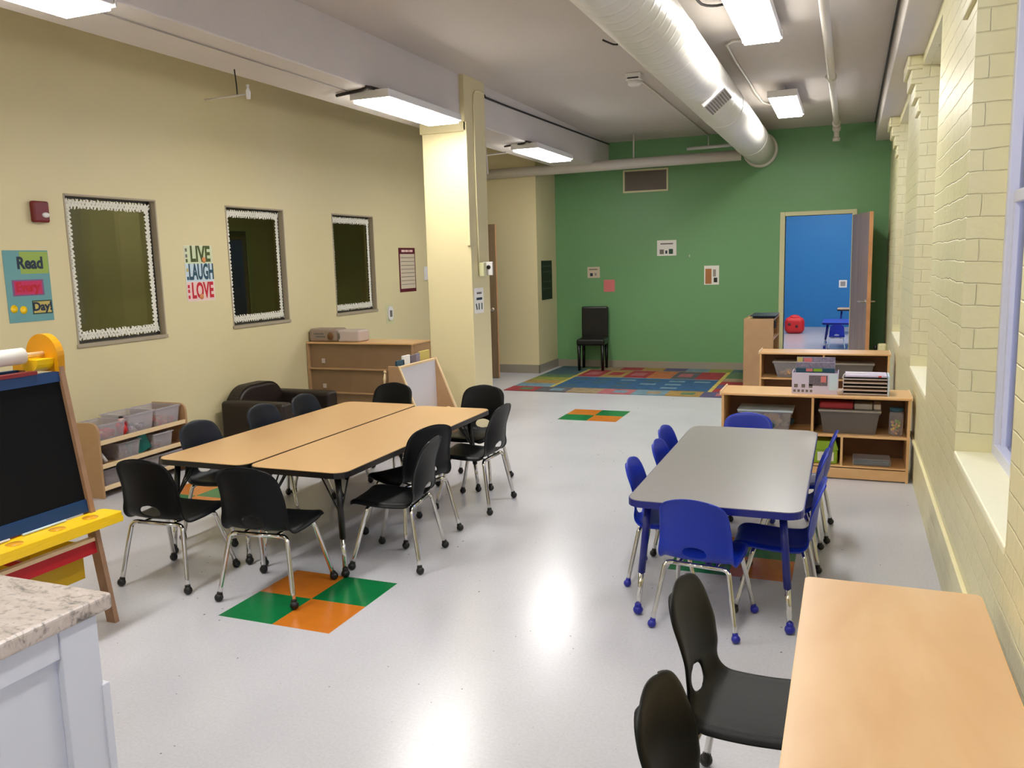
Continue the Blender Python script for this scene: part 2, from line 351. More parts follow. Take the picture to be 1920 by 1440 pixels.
# left bay wall with three interior windows and a doorway
LW = [(4.52, 5.39), (6.215, 7.06), (7.91, 8.77)]; WZ0, WZ1 = 1.07, 2.165
def wall_left():
    mb = MB(); T = .13; x0, x1 = XL-T, XL
    mb.box(x0, x1, YB, 10.25, 0, WZ0); mb.box(x0, x1, YB, 10.25, WZ1, 3.5)
    y = YB
    for a, b in LW: mb.box(x0, x1, y, a, WZ0, WZ1); y = b
    mb.box(x0, x1, y, 10.25, WZ0, WZ1)
    mb.box(x0, x1, 10.25, 11.1, 2.1, 3.5); mb.box(x0, x1, 11.1, 11.35, 0, 3.5)
    struct('wall_left', mb, M['cream'])
wall_left()
struct('wall_jog', MB().box(-5.38, -4.08, 11.2, 12.2, 0, 3.5), M['cream'])
# green end wall with doorway
DX0, DX1, DZ = -.82, .015, 2.10
struct('wall_green', MB().box(-4.1, DX0, YG, YG+.14, 0, 3.4).box(DX1, .75, YG, YG+.14, 0, 3.4).box(DX0, DX1, YG, YG+.14, DZ, 3.4), M['green'])
struct('wall_rear', MB().box(-5.4, .8, YB-.1, YB, 0, 3.5), M['cream'])
# right brick wall with deep windows
RW = [(-.17, 1.13), (2.73, 4.03), (5.57, 7.0), (8.5, 10.0)]; RZ0, RZ1 = .72, 2.92
def wall_right():
    mb = MB(); x0, x1 = XR, XR+.3
    mb.box(x0, x1, YB, 12.1, 0, RZ0-.02); mb.box(x0, x1, YB, 12.1, RZ1, 3.4)
    y = YB
    for a, b in RW: mb.box(x0, x1, y, a, RZ0-.02, RZ1); y = b
    mb.box(x0, x1, y, 12.1, RZ0-.02, RZ1)
    # stepped corbels under the ceiling beam, one at the start of every pier
    for a in (-.17+1.3, 4.03, 7.0, 10.0):
        for k, dx in enumerate((.10, .075, .045, .02)):
            mb.box(XR-dx, XR+.02, a+.001, a+.5-.05*k, 2.90-.10*k, 3.0-.10*k, bev=.008)
    struct('wall_right', mb, M['brick'])
wall_right()
for i, (a, b) in enumerate(RW):
    w = thing('window_%d' % (i+4), 'deep brick-framed window in the painted brick wall', 'window'); w['kind'] = 'structure'; del w['category']
    mb = MB(); xf0, xf1 = .59, .66
    mb.box(xf0, xf1, a, a+.05, RZ0, RZ1, bev=.004).box(xf0, xf1, b-.05, b, RZ0, RZ1, bev=.004).box(xf0, xf1, a+.05, b-.05, RZ0, RZ0+.06, bev=.004).box(xf0, xf1, a+.05, b-.05, RZ1-.06, RZ1, bev=.004)
    mb.box(xf0+.02, xf1-.01, a+.05, b-.05, 1.78, 1.83, bev=.004)
    mb.box(xf0+.02, xf1-.01, a+.05, a+.09, RZ0+.06, 1.78).box(xf0+.02, xf1-.01, b-.09, b-.05, RZ0+.06, 1.78)
    obj('window_frame', mb, M['frame_white'], w)
    obj('pane', MB().box(.628, .632, a+.05, b-.05, RZ0+.06, RZ1-.06), M['skyglass'], w)
    obj('window_sill', MB().box(XR-.004, .60, a+.001, b-.001, RZ0-.02, RZ0+.012, bev=.006), M['sill_lit'], w)
# beams, pillar, baseboards
struct('trim_1', MB().box(-3.8, -3.25, YB, YG, 2.86, 3.45, bev=.01), M['beam'], label='white beam along the left bay')
struct('trim_2', MB().box(.265, .46, YB, YG, 3.0, 3.26, bev=.006), M['beam'], label='white beam over the brick wall')
def pillar():
    mb = MB(); mb.box(-3.66, -3.205, 7.05, 7.46, 0, 2.86, bev=.006)
    mb.box(-3.675, -3.21, 7.03, 7.47, 2.76, 2.855, bev=.008)
    mb.box(-3.29, -3.2045, 7.0, 7.46, 2.84, 3.245, bev=.003).box(-3.235, -3.2042, 7.03, 7.2, 1.75, 2.85, bev=.003)
    struct('trim_3', mb, M['cream'], label='cream square pillar carrying the left beam')
pillar()
struct('baseboard_green', MB().box(-4.07, DX0-.06, YG-.012, YG, 0, .105).box(DX1+.06, XR, YG-.012, YG, 0, .105), M['base'])
struct('baseboard_jog', MB().box(-5.24, -4.07, 11.188, 11.2, 0, .12).box(-4.08, -4.068, 11.188, YG-.012, 0, .12), M['base'])
struct('baseboard_left', MB().box(XL, XL+.01, YB, 10.24, 0, .1), M['base'])
struct('trim_4', MB().box(.434, .452, 2.6, 6.6, .292, .312, bev=.004), M['plaster'], label='cream raceway low on the brick wall')
# interior windows of the left wall: reveal, frame, glass, and the dim passage behind
for i, (a, b) in enumerate(LW):
    w = thing('window_%d' % (i+1), 'interior window onto a dim passage', 'window'); w['kind'] = 'structure'; del w['category']
    mb = MB(); z0, z1 = WZ0, WZ1
    for q in ((XL-.07, XL+.004, a-.002, a+.012, z0, z1), (XL-.07, XL+.004, b-.012, b+.002, z0, z1), (XL-.07, XL+.004, a, b, z1-.012, z1+.002), (XL-.07, XL+.012, a-.01, b+.01, z0-.02, z0+.006)): mb.box(*q, bev=.002)
    obj('reveal', mb, M['frame_alu'], w)
    mb = MB(); x0, x1 = XL-.085, XL-.055
    mb.box(x0, x1, a+.01, a+.035, z0, z1).box(x0, x1, b-.035, b-.01, z0, z1).box(x0, x1, a+.03, b-.03, z0, z0+.025).box(x0, x1, a+.03, b-.03, z1-.025, z1)
    obj('window_frame', mb, M['frame_dark'], w)
    obj('pane', MB().box(XL-.074, XL-.070, a+.03, b-.03, z0+.02, z1-.02), M['glass'], w)
PX = XL-2.2
struct('wall_passage', MB().box(PX-.1, PX, YB, 11.4, 0, 2.6).box(PX, XL-.13, YB-.1, YB, 0, 2.6).box(PX, XL-.13, 11.3, 11.4, 0, 2.6).box(PX, XL-.13, YB, 11.3, 2.6, 2.7).box(PX, XL-.13, YB, 11.3, -.05, 0), M['cream'])
dr = thing('reflected_door', 'door shape standing in for the doorway reflected in the middle interior window', 'door'); dr['kind'] = 'structure'; del dr['category']  # modelled in place of the doorway's reflection in the middle pane
obj('door_leaf', MB().box(PX+.002, PX+.03, 8.3, 9.15, 0, 2.08), M['doorwood'], dr)
obj('door_frame', MB().box(PX, PX+.05, 8.22, 8.3, 0, 2.16).box(PX, PX+.05, 9.15, 9.23, 0, 2.16).box(PX, PX+.05, 8.3, 9.15, 2.08, 2.16), M['frame_cream'], dr)
# white scalloped paper borders inside the three interior windows
def border(a, b, label, amp=.028):
    mb = MB(); x = XL-.052; z0, z1 = WZ0+.03, WZ1-.03; y0, y1 = a+.035, b-.035
    rnd = random.Random(a)
    def leaf(c, d, n, ang, L, w, xx):
        ax = d*math.cos(ang)+n*math.sin(ang); pr = n*math.cos(ang)-d*math.sin(ang)
        V = [mb.bm.verts.new(Vector((xx+(.003 if abs(math.cos(2*PI*t/8)) < .9 else 0), 0, 0))+Vector((0, 1, 0))*(c+ax*L*math.cos(2*PI*t/8)+pr*w*math.sin(2*PI*t/8)).y+Vector((0, 0, 1))*(c+ax*L*math.cos(2*PI*t/8)+pr*w*math.sin(2*PI*t/8)).z) for t in range(8)]
        mb.bm.faces.new(V)
    def strip(p, q, inward, wdt):
        p = Vector(p); q = Vector(q); L = (q-p).length; d = (q-p)/L; n = Vector(inward); k = int(L/.030)
        for i in range(k):
            for row in (0, 1):
                c = p+d*((i+.5+.5*row*(i < k-1))*L/k+rnd.uniform(-.004, .004))+n*(wdt*(.32+.38*row))
                for sg in (-1, 1):
                    leaf(c+d*sg*.006, d, n, (PI/2+sg*.65)+rnd.uniform(-.3, .3), wdt*(.38+.14*rnd.random()), .0085, x+.002+.002*row+.001*(sg+1)+.001*rnd.random())
    strip((x, y0, z1), (x, y1, z1), (0, 0, -1), .066); strip((x, y0, z0), (x, y1, z0), (0, 0, 1), .066)
    strip((x, y0, z0+.04), (x, y0, z1-.04), (0, 1, 0), .050); strip((x, y1, z0+.04), (x, y1, z1-.04), (0, -1, 0), .050)
    mb.box(x-.002, x, y0+.01, y1-.01, z1-.034, z1-.020).box(x-.002, x, y0+.01, y1-.01, z0+.020, z0+.034)
    mb.box(x-.002, x, y0+.012, y0+.03, z0+.04, z1-.04).box(x-.002, x, y1-.03, y1-.012, z0+.04, z1-.04)
    bmesh.ops.recalc_face_normals(mb.bm, faces=mb.bm.faces)
    tag(obj('scalloped_border', mb, M['lace']), label, 'window border', 'scalloped window borders')
border(*LW[0], 'white scalloped paper border around the large window nearest the easel')
border(*LW[1], 'white scalloped paper border around the middle interior window')
border(*LW[2], 'white scalloped paper border around the interior window nearest the pillar')
# doorway in the left wall behind the pillar: open leaf seen edge on
d = thing('door_1', 'brown wooden door standing open behind the pillar', 'door'); d['kind'] = 'structure'; del d['category']
leaf = obj('door_leaf', MB().box(0, .80, -.022, .022, .01, 2.10, bev=.003), M['doorwood'], d)
obj('door_edge', MB().box(.80, .803, -.021, .021, .01, 2.10), M['dooredge'], d)
obj('door_handle', MB().tube([(.735, -.02, .95), (.735, -.07, .95), (.72, -.075, .95), (.64, -.075, .95)], .009, smooth=4).lathe([(.0, -.03), (.03, -.03), (.03, -.02), (0, -.02)], (.735, 0, .95), axis='y').tube([(.735, .02, .95), (.735, .07, .95), (.64, .075, .95)], .009), M['nickel'], d)
d.location = (-5.25, 10.5, 0); d.rotation_euler = (0, 0, math.radians(8))
struct('trim_5', MB().box(XL-.13, XL+.015, 10.19, 10.25, 0, 2.15).box(XL-.13, XL+.015, 11.1, 11.16, 0, 2.15).box(XL-.13, XL+.015, 10.19, 11.16, 2.1, 2.16), M['cream'], label='frame of the doorway in the left wall')
# doorway of the green wall
d = thing('door_2', 'taupe door opened against the green wall', 'door'); d['kind'] = 'structure'; del d['category']
d.location = (.02, YG-.01, 0); d.rotation_euler = (0, 0, math.radians(-77))
obj('door_leaf', MB().box(0, .84, 0, .045, .01, 2.08, bev=.003), M['doorgrey'], d)
obj('door_edge', MB().box(.84, .843, 0, .045, .01, 2.08), M['dooredge'], d)
obj('door_handle', MB().tube([(.78, -.0, .99), (.78, -.055, .99), (.76, -.06, .99), (.67, -.06, .99)], .01, smooth=4).tube([(.78, .045, .99), (.78, .10, .99), (.76, .105, .99), (.67, .105, .99)], .01, smooth=4).lathe([(0, -.01), (.03, -.01), (.03, .055), (0, .055)], (.78, 0, .99), axis='y'), M['nickel'], d)
struct('trim_6', MB().box(DX0-.065, DX0, YG-.02, YG+.16, 0, DZ+.055, bev=.004).box(DX1, DX1+.06, YG-.02, YG+.16, 0, DZ+.055, bev=.004).box(DX0, DX1, YG-.02, YG+.16, DZ, DZ+.055, bev=.004), M['frame_cream'], label='cream frame of the doorway in the green wall')
# the blue room beyond
struct('wall_blue', MB().box(-3.2, 2.6, 19.5, 19.6, 0, 3.3).box(-3.3, -3.2, YG+.14, 19.6, 0, 3.3).box(2.6, 2.7, YG+.14, 19.6, 0, 3.3).box(-3.3, -4.1+.0, YG+.14, YG+.15, 0, 3.3), M['blue_wall'])
struct('ceiling_blue_room', MB().box(-3.3, 2.7, YG+.14, 19.6, 3.3, 3.35), M['ceil'])
struct('floor_blue_room', MB().box(-3.3, 2.7, YG+.0, 19.6, -.05, -.001), mat('grey_blue_room_floor', (186, 178, 182), .25))
struct('trim_7', MB().box(DX0, DX1, YG, YG+.14, -.001, .006), M['blackmetal'], label='dark threshold strip')

# ------------------------------------------------------------------ lamps
def fixture(x, y, z, L, w, label, top):
    t = thing('ceiling_light', label, 'ceiling light', (x, y, z), 0, None)
    h = top-z
    hh = min(h, .075)
    obj('housing', MB().box(-w/2, w/2, -L/2, L/2, .012, hh, bev=.006), M['white'], t)
    if h > hh:
        for yy in (-.4, .4): obj('mounting_stem', MB().tube([(0, yy, hh-.002), (0, yy, h)], .012), M['white'], t)
    obj('end_cap', MB().box(-w/2-.006, w/2+.006, -L/2-.012, -L/2, .006, hh-.004, bev=.003), M['white'], t)
    obj('end_cap', MB().box(-w/2-.006, w/2+.006, L/2, L/2+.012, .006, hh-.004, bev=.003), M['white'], t)
    obj('diffuser', MB().box(-w/2+.012, w/2-.012, -L/2+.01, L/2-.01, -.013, .014, bev=.004), M['glow'], t, 'glowing white diffuser')
    return t
fixture(-3.30, 2.48, 2.79, 1.22, .30, 'lit ceiling light under the left beam, nearest the easel', 2.86)
fixture(-3.28, 6.13, 2.79, 1.22, .31, 'lit ceiling light under the left beam, in front of the pillar', 2.86)
fixture(-3.30, 9.35, 2.79, 1.22, .30, 'lit ceiling light under the left beam, beyond the pillar', 2.86)
fixture(-.635, 5.98, 3.12, 1.22, .27, 'large lit ceiling light right of the duct, nearer one', 3.245)
fixture(-.655, 9.45, 3.10, 1.22, .27, 'lit ceiling light right of the duct, near the green wall', 3.245)
fixture(-.635, 2.5, 3.12, 1.22, .27, 'lit ceiling light above the front of the room', 3.245)
fixture(-3.30, -1.2, 2.775, 1.22, .30, 'lit ceiling light under the left beam at the rear', 2.86)
fixture(-.635, -1.0, 3.12, 1.22, .27, 'lit ceiling light above the rear of the room', 3.245)
for xx, yy, nm in ((-.4, 14.5, 'nearest the doorway'), (-.4, 17.6, 'farther back'), (1.4, 16.0, 'to the right'), (-2.2, 16.0, 'to the left')):
    fixture(xx, yy, 3.2, 1.22, .3, 'unseen ceiling light added to brighten the blue room, '+nm, 3.31)  # lamps out of sight, put in to raise the blue room's light
fixture(XL-1.2, 1.6, 2.5, .6, .12, 'unseen lamp added to brighten the dim passage behind the left wall', 2.6)  # no lamp known here; added so the interior windows look less dark
fixture(XL-1.2, 7.2, 2.5, .45, .10, 'unseen lamp added farther along to brighten the dim passage behind the left wall', 2.6)  # another added lamp, lifts the view through the interior windows

# ------------------------------------------------------------------ ducts, pipes, cables overhead
t = thing('round_duct', 'long white round duct running along the ceiling to the green wall', 'duct', (-1.149, 0, 2.977))
obj('duct_body', MB().tube([(0, YB+.01+k*(YG-YB-.12)/24, 0) for k in range(25)], .2, seg=40), M['duct'], t)
obj('wall_collar', MB().lathe([(.2, YG-.16), (.225, YG-.15), (.225, YG-.02), (.2, YG-.01)], (0, 0, 0), 40, 'y'), M['duct'], t)
for yy in (3.2, 5.7, 8.2, 10.6): obj('seam_band', MB().lathe([(.199, yy), (.204, yy+.004), (.204, yy+.03), (.199, yy+.034)], (0, 0, 0), 40, 'y'), M['duct'], t)
a = math.radians(-50)
mt = Matrix.Translation((math.cos(a)*.2, 7.05, math.sin(a)*.2)) @ Matrix.Rotation(-a, 4, 'Y')
g = MB().box(-.012, .02, -.22, .22, -.105, .105, bev=.004).xf(mt); obj('air_register', g, M['white'], t)
g = MB()
for k in range(9): g.box(.021, .026, -.20, .20, -.09+k*.0225-.007, -.09+k*.0225+.007)
obj('register_louvers', g.xf(mt), M['grille'], t)
t = thing('cross_pipe', 'white round pipe running across in front of the green wall', 'pipe')
obj('pipe_run', MB().tube([(-5.24, 11.05, 2.80), (-1.335, 11.4, 2.87)], .068, seg=20), M['pipe'], t)
obj('hanger_rod', MB().tube([(-2.716, 11.3, 2.92), (-2.716, 11.3, 3.24)], .011), M['pipe'], t)
tag(obj('short_tube', MB().tube([(-2.12, 11.92, 3.06), (-1.36, 11.92, 3.07)], .022).tube([(-1.83, 11.92, 3.07), (-1.83, 11.92, 3.24)], .006), M['white']), 'short thin tube hanging above the cross pipe', 'pipe')
t = thing('sprinkler_pipe', 'white thin pipe along the ceiling with a down-turned end', 'pipe')
obj('pipe_run', MB().tube([(-.195, YB+.02, 3.15), (-.198, 11.3, 3.15), (-.198, 11.45, 3.14), (-.198, 11.5, 3.07), (-.198, 11.5, 2.99)], .032, seg=14), M['pipe'], t)
obj('coupling', MB().lathe([(.032, 0), (.044, .01), (.044, .08), (.032, .09)], (-.196, 8.3, 3.15), 16, 'y').ball((-.235, 8.33, 3.155), .022), M['pipe'], t)
obj('elbow_fitting', MB().lathe([(.04, 0), (.05, .01), (.05, .06), (.04, .07)], (-.198, 11.2, 3.15), 16, 'y').ball((-.198, 11.46, 3.12), .052).lathe([(.042, 0), (.046, .04), (.03, .045)], (-.198, 11.5, 2.97)), M['pipe'], t)
def cable(pts, r, label, mt='wire', sm=3, name='cable', cat='cable'):
    return tag(obj(name, MB().tube(pts, r, seg=8, smooth=sm), M[mt]), label, cat)
cable([(-.70, 6.62, 3.22), (-.8, 6.95, 3.224), (-.94, 7.0, 3.224), (-.94, 8.4, 3.224), (-.92, 9.75, 3.224), (-.80, 9.9, 3.22)], .011, 'grey conduit joining the two ceiling lights beside the duct', 'pipe', 2, 'conduit', 'conduit')
cable([(-.96, 5.6, 3.23), (-.94, 5.8, 3.215), (-.85, 5.86, 3.21), (-.76, 5.85, 3.22)], .009, 'dark cable looping into the nearer ceiling light')
cable([(-1.66, YB+.02, 3.223), (-1.66, 5.75, 3.223), (-1.65, 9.1, 3.223), (-1.66, 12.0, 3.223)], .012, 'long conduit on the ceiling left of the duct', 'pipe', 2, 'conduit', 'conduit')
cable([(-1.85, 7.84, 3.225), (-1.84, 11.9, 3.225)], .010, 'thin conduit leading to the smoke detector', 'pipe', 0, 'conduit', 'conduit')
cable([(-1.66, 5.72, 3.21), (-1.60, 5.78, 3.16), (-1.63, 5.86, 3.20)], .006, 'loose dark wire tuft on the ceiling conduit, nearer one')
cable([(-1.70, 6.15, 3.16), (-1.62, 6.25, 3.14), (-1.60, 6.2, 3.22)], .007, 'loose dark wire tuft on the ceiling conduit, farther one')
cable([(-3.248, 7.50, 3.19), (-3.244, 7.56, 3.15), (-3.243, 8.0, 3.14), (-3.243, 12.0, 3.215)], .010, 'black cable along the beam beyond the pillar')
cable([(-3.56, 5.52, 2.845), (-3.30, 5.46, 2.85), (-3.235, 5.47, 2.862), (-3.235, 6.1, 2.868), (-3.235, 6.75, 2.862)], .012, 'black cable around the light in front of the pillar')
cable([(-3.55, 8.78, 2.845), (-3.30, 8.72, 2.85), (-3.235, 8.73, 2.862), (-3.235, 9.95, 2.862)], .010, 'black cable around the light beyond the pillar')
cable([(-3.43, 3.15, 2.854), (-3.43, 5.55, 2.854)], .0035, 'thin brown cable along the underside of the left beam', 'greylid', 0)
cable([(-3.197, 7.42, 3.14), (-3.197, 7.27, 3.14), (-3.197, 7.20, 3.10), (-3.197, 7.185, 3.0), (-3.197, 7.185, 2.3), (-3.197, 7.20, 1.60)], .007, 'cream cable down the pillar to the thermostat', 'plaster', 3)
cable([(-5.243, 10.12, 1.45), (-5.243, 10.12, .2)], .008, 'thin vertical cable on the left wall beside the pillar', 'greylid', 0)
cable([(.25, YB, 3.225), (.25, 12.0, 3.225)], .008, 'dark conduit along the beam above the brick wall', 'wire', 0)
t = thing('sprinkler_drop', 'small sprinkler on a thin hanging pipe below the left beam', 'sprinkler')
obj('hanger_wire', MB().tube([(-3.69, 4.555, 2.86), (-3.67, 4.54, 2.76), (-3.66, 4.53, 2.70)], .004), M['wire'], t)
obj('pipe_run', MB().tube([(-3.93, 4.54, 2.69), (-3.62, 4.56, 2.70)], .006), M['pipe'], t)
obj('sprinkler_head', MB().lathe([(.004, .09), (.012, .085), (.006, .07), (.016, .045), (.013, .0), (.004, -.002)], (-3.615, 4.58, 2.675), 12), M['white'], t)
t = thing('hanging_frame', 'thin white pipe frame hanging behind the pillar', 'pipe')
obj('pipe_run', MB().tube([(-3.534, 8.2, 2.86), (-3.511, 8.2, 2.5)], .009).tube([(-3.75, 8.2, 2.68), (-3.3, 8.2, 2.70)], .009), M['pipe'], t)
t = thing('smoke_detector', 'white smoke detector on the ceiling left of the duct', 'smoke detector', (-1.85, 7.75, 3.15))
obj('mounting_box', MB().box(-.07, .07, -.07, .07, .03, .09, bev=.006), M['white'], t)
obj('detector_cover', MB().lathe([(.0, -.02), (.045, -.018), (.062, 0), (.064, .03), (0, .032)], (0, 0, 0), 24), M['white'], t)
obj('vent_slot', MB().box(-.05, .05, -.074, -.069, .04, .05), M['wire'], t)
t = thing('air_return_grille', 'grey return grille high on the green wall', 'vent', (-2.72, YG, 2.68))
obj('grille_frame', MB().box(-.325, -.30, -.02, 0, -.16, .16).box(.30, .325, -.02, 0, -.16, .16).box(-.3, .3, -.02, 0, .135, .16).box(-.3, .3, -.02, 0, -.16, -.135), M['frame_cream'], t)
g = MB().box(-.3, .3, -.004, -.001, -.135, .135)
for k in range(18): g.box(-.3, .3, -.014, -.004, -.13+k*.015, -.123+k*.015)
obj('louvers', g, M['grille'], t)

# ------------------------------------------------------------------ stack chairs
def shell_mesh(name, mt):
    prof = [(.212, .338), (.203, .352), (.185, .360), (.15, .361), (.08, .354), (0, .348), (-.08, .348), (-.13, .354), (-.163, .374), (-.182, .41), (-.19, .46), (-.197, .52), (-.207, .58), (-.22, .635), (-.226, .662), (-.229, .672)]
    P = [Vector((0, a, b)) for a, b in prof]
    # resample with catmull
    Q = []
    for i in range(len(P)-1):
        p0 = P[max(i-1, 0)]; p1 = P[i]; p2 = P[i+1]; p3 = P[min(i+2, len(P)-1)]
        for k in range(8):
            u = k/8; Q.append(.5*((2*p1)+(-p0+p2)*u+(2*p0-5*p1+4*p2-p3)*u*u+(-p0+3*p1-3*p2+p3)*u**3))
    Q.append(P[-1]); L = [0]
    for a, b in zip(Q, Q[1:]): L.append(L[-1]+(b-a).length)
    T = L[-1]; NV = 46; NU = 24
    def at(s):
        s = min(max(s, 0), T)
        for i in range(len(L)-1):
            if L[i+1] >= s:
                u = (s-L[i])/max(L[i+1]-L[i], 1e-9); return Q[i].lerp(Q[i+1], u), (Q[i+1]-Q[i]).normalized()
    sb = next(L[i] for i in range(len(Q)) if Q[i].z > .372 and Q[i].y < -.15)   # start of the back
    def width(s):
        if s < sb: w = .168+.018*min(s/.12, 1)
        else: w = .186-.024*((s-sb)/(T-sb))**1.2
        r = .078; q = (s-(T-r))/r
        if q > 0: w -= r*(1-math.sqrt(max(0, 1-q*q)))
        r = .035; q = (r-s)/r
        if q > 0: w -= r*(1-math.sqrt(max(0, 1-q*q)))
        return w
    bm = bmesh.new(); V = []
    for j in range(NV+1):
        s = T*j/NV; c, tg = at(s); nrm = Vector((1, 0, 0)).cross(tg)      # points away from the sitter's side?
        if nrm.dot(Vector((0, .5, 1))) < 0: nrm = -nrm
        w = width(s); bk = max(0, min(1, (s-sb+.05)/.12)); row = []
        for i in range(NU+1):
            u = -1+2*i/NU; e = abs(u)
            tp = max(0, (s-(T-.16))/.16)
            co = c + Vector((u*w, 0, 0)) + nrm*(bk*(.040-.028*tp)*u*u + (1-bk)*.012*u**4) + Vector((0, 0, .018*tp*(1-u*u)))
            edge = max(0, (e-.88)/.12)
            co -= nrm*((.022-.012*bk)*edge**1.5) + nrm*(.008*max(0, (j-NV+1.5)/1.5)**1.5)
            row.append(bm.verts.new(co))
        V.append(row)
    hs = sb+.034; hw, hh = .060, .034          # hand hole
    for j in range(NV):
        for i in range(NU): bm.faces.new((V[j][i], V[j][i+1], V[j+1][i+1], V[j+1][i])).smooth = True
    kill = []; inside = set()
    for j in range(NV+1):
        for i in range(NU+1):
            s = T*j/NV; x = (-1+2*i/NU)*width(s)
            d = math.hypot(x/hw, (s-hs)/hh)
            if d < .92: inside.add(V[j][i])
    ring = set()
    for v in inside:
        for f in v.link_faces:
            for q in f.verts:
                if q not in inside: ring.add(q)
    for j in range(NV+1):
        for i in range(NU+1):
            v = V[j][i]
            if v in ring:
                s = T*j/NV; w = width(s); x = (-1+2*i/NU)*w; ang = math.atan2((s-hs)/hh, x/hw)
                x2 = hw*math.cos(ang); s2 = hs+hh*math.sin(ang); c, tg = at(s2); nrm = Vector((1, 0, 0)).cross(tg)
                if nrm.dot(Vector((0, .5, 1))) < 0: nrm = -nrm
                bk = max(0, min(1, (s2-sb+.05)/.12)); u = x2/width(s2)
                v.co = c+Vector((x2, 0, 0))+nrm*(bk*.040*u*u)
    bmesh.ops.delete(bm, geom=list(inside), context='VERTS')
    me = bpy.data.meshes.new(name); bm.to_mesh(me); bm.free(); me.materials.append(mt)
    return me
def chair(name, shell_mat, ball_mat, label, cat='chair'):
    t = thing(name, label, cat)
    o = bpy.data.objects.new('seat_shell', shell_mesh('seat_shell', shell_mat)); C.objects.link(o); o.parent = t
    md = o.modifiers.new('solid', 'SOLIDIFY'); md.thickness = .007; md.offset = -1
    md = o.modifiers.new('sub', 'SUBSURF'); md.levels = 1; md.render_levels = 1
    for s in (-1, 1):
        rear = [(s*.105, -.125, .330), (s*.135, -.13, .330), (s*.155, -.136, .318), (s*.165, -.145, .28), (s*.205, -.19, .03)]
        front = [(s*.105, .10, .336), (s*.135, .105, .335), (s*.157, .112, .320), (s*.166, .122, .28), (s*.205, .19, .03)]
        for pts in (rear, front):
            lg = obj('leg', MB().tube(pts, .0115, seg=12, smooth=4), M['chrome'], t, 'chrome leg')
            obj('ball_glide', MB().ball((pts[-1][0]+s*.003, pts[-1][1]*1.01, .021), .0215, (1, 1, .97), 12).lathe([(.013, .02), (.0145, .03), (.0135, .046), (.0125, .048)], (pts[-1][0]-s*.001, pts[-1][1]*.99, 0), 12), ball_mat, lg)
    obj('seat_frame', MB().tube([(-.12, -.127, .330), (.12, -.127, .330)], .0115, 12).tube([(-.12, .10, .336), (.12, .10, .336)], .0115, 12)
        .tube([(-.09, -.127, .331), (-.09, .10, .335)], .008, 8).tube([(.09, -.127, .331), (.09, .10, .335)], .008, 8), M['chrome'], t, 'chrome under-seat frame')
    return t
G = 'black stack chairs around the two wooden tables'
R = math.radians
bc = chair('stack_chair', M['black'], M['ballblack'], 'black stack chair, back to camera, at the front left corner of the wooden tables')
bc['group'] = G; bc.location = (-3.23, 3.27, 0); bc.rotation_euler = (0, 0, R(3))
def place(src, x, y, a, label, g=G, sc=None): return dup(src, (x, y, 0), R(a), label, g, sc)
place(bc, -2.61, 3.275, 5, 'black stack chair with one leg on the orange and green floor squares')
place(bc, -2.245, 3.864, 98, 'black stack chair on the right side of the wooden tables, nearest the camera')
place(bc, -2.39, 4.28, 67.5, 'black stack chair turned slightly away, second along the right side of the wooden tables')
place(bc, -2.275, 4.945, 90, 'black stack chair on the right side of the wooden tables nearest the far end')
place(bc, -2.515, 5.47, 180, 'black stack chair facing the camera at the far right corner of the wooden tables')
place(bc, -3.27, 5.44, 180, 'black stack chair at the far end of the tables, before the white board stand')
nc = chair('stack_chair', M['navy'], M['ballblack'], 'dark navy stack chair on the wall side of the tables, nearest the toy shelf')
nc['group'] = G; nc.location = (-3.46, 3.95, 0); nc.rotation_euler = (0, 0, R(-90))
place(nc, -3.46, 4.56, -90, 'dark navy stack chair on the wall side of the tables, in front of the armchair')
place(nc, -3.44, 5.01, -88, 'dark navy stack chair on the wall side of the tables, nearest the bookcase')
G2 = 'black chairs at the front right table'
place(bc, -.20, 2.275, -94, 'black stack chair with an oval hand hole at the front right table', G2)
place(bc, -.15, 1.665, -93, 'black stack chair cut off by the bottom edge, at the front right table', G2)
G3 = 'blue chairs around the grey table'
k = .88
lc = chair('stack_chair', M['blue'], M['ballblue'], 'blue stack chair, back to camera, at the near end of the grey table')
lc['group'] = G3; lc.location = (-.555, 3.585, 0); lc.rotation_euler = (0, 0, R(-7)); lc.scale = (k, k, k)
lb = chair('stack_chair', M['blue'], M['ballblack'], 'blue stack chair on brick wall side of grey table, nearest the camera')
lb['group'] = G3; lb.location = (-.268, 3.885, 0); lb.rotation_euler = (0, 0, R(90)); lb.scale = (k, k, k)
place(lb, -.27, 4.50, 90, 'blue stack chair in the middle of the brick wall side of the grey table', G3)
place(lb, -.235, 4.985, 88, 'blue stack chair on the brick wall side of the grey table, farthest back', G3)
place(lc, -.80, 4.04, -90, 'blue stack chair on the left side of the grey table, nearest the camera', G3)
place(lb, -.765, 4.49, -92, 'blue stack chair in the middle of the left side of the grey table', G3)
place(lb, -.81, 4.88, -95, 'blue stack chair on the left side of the grey table, farthest back', G3)
place(lc, -.57, 5.25, 180, 'blue stack chair at the far end of the grey table, only its back top showing', G3)

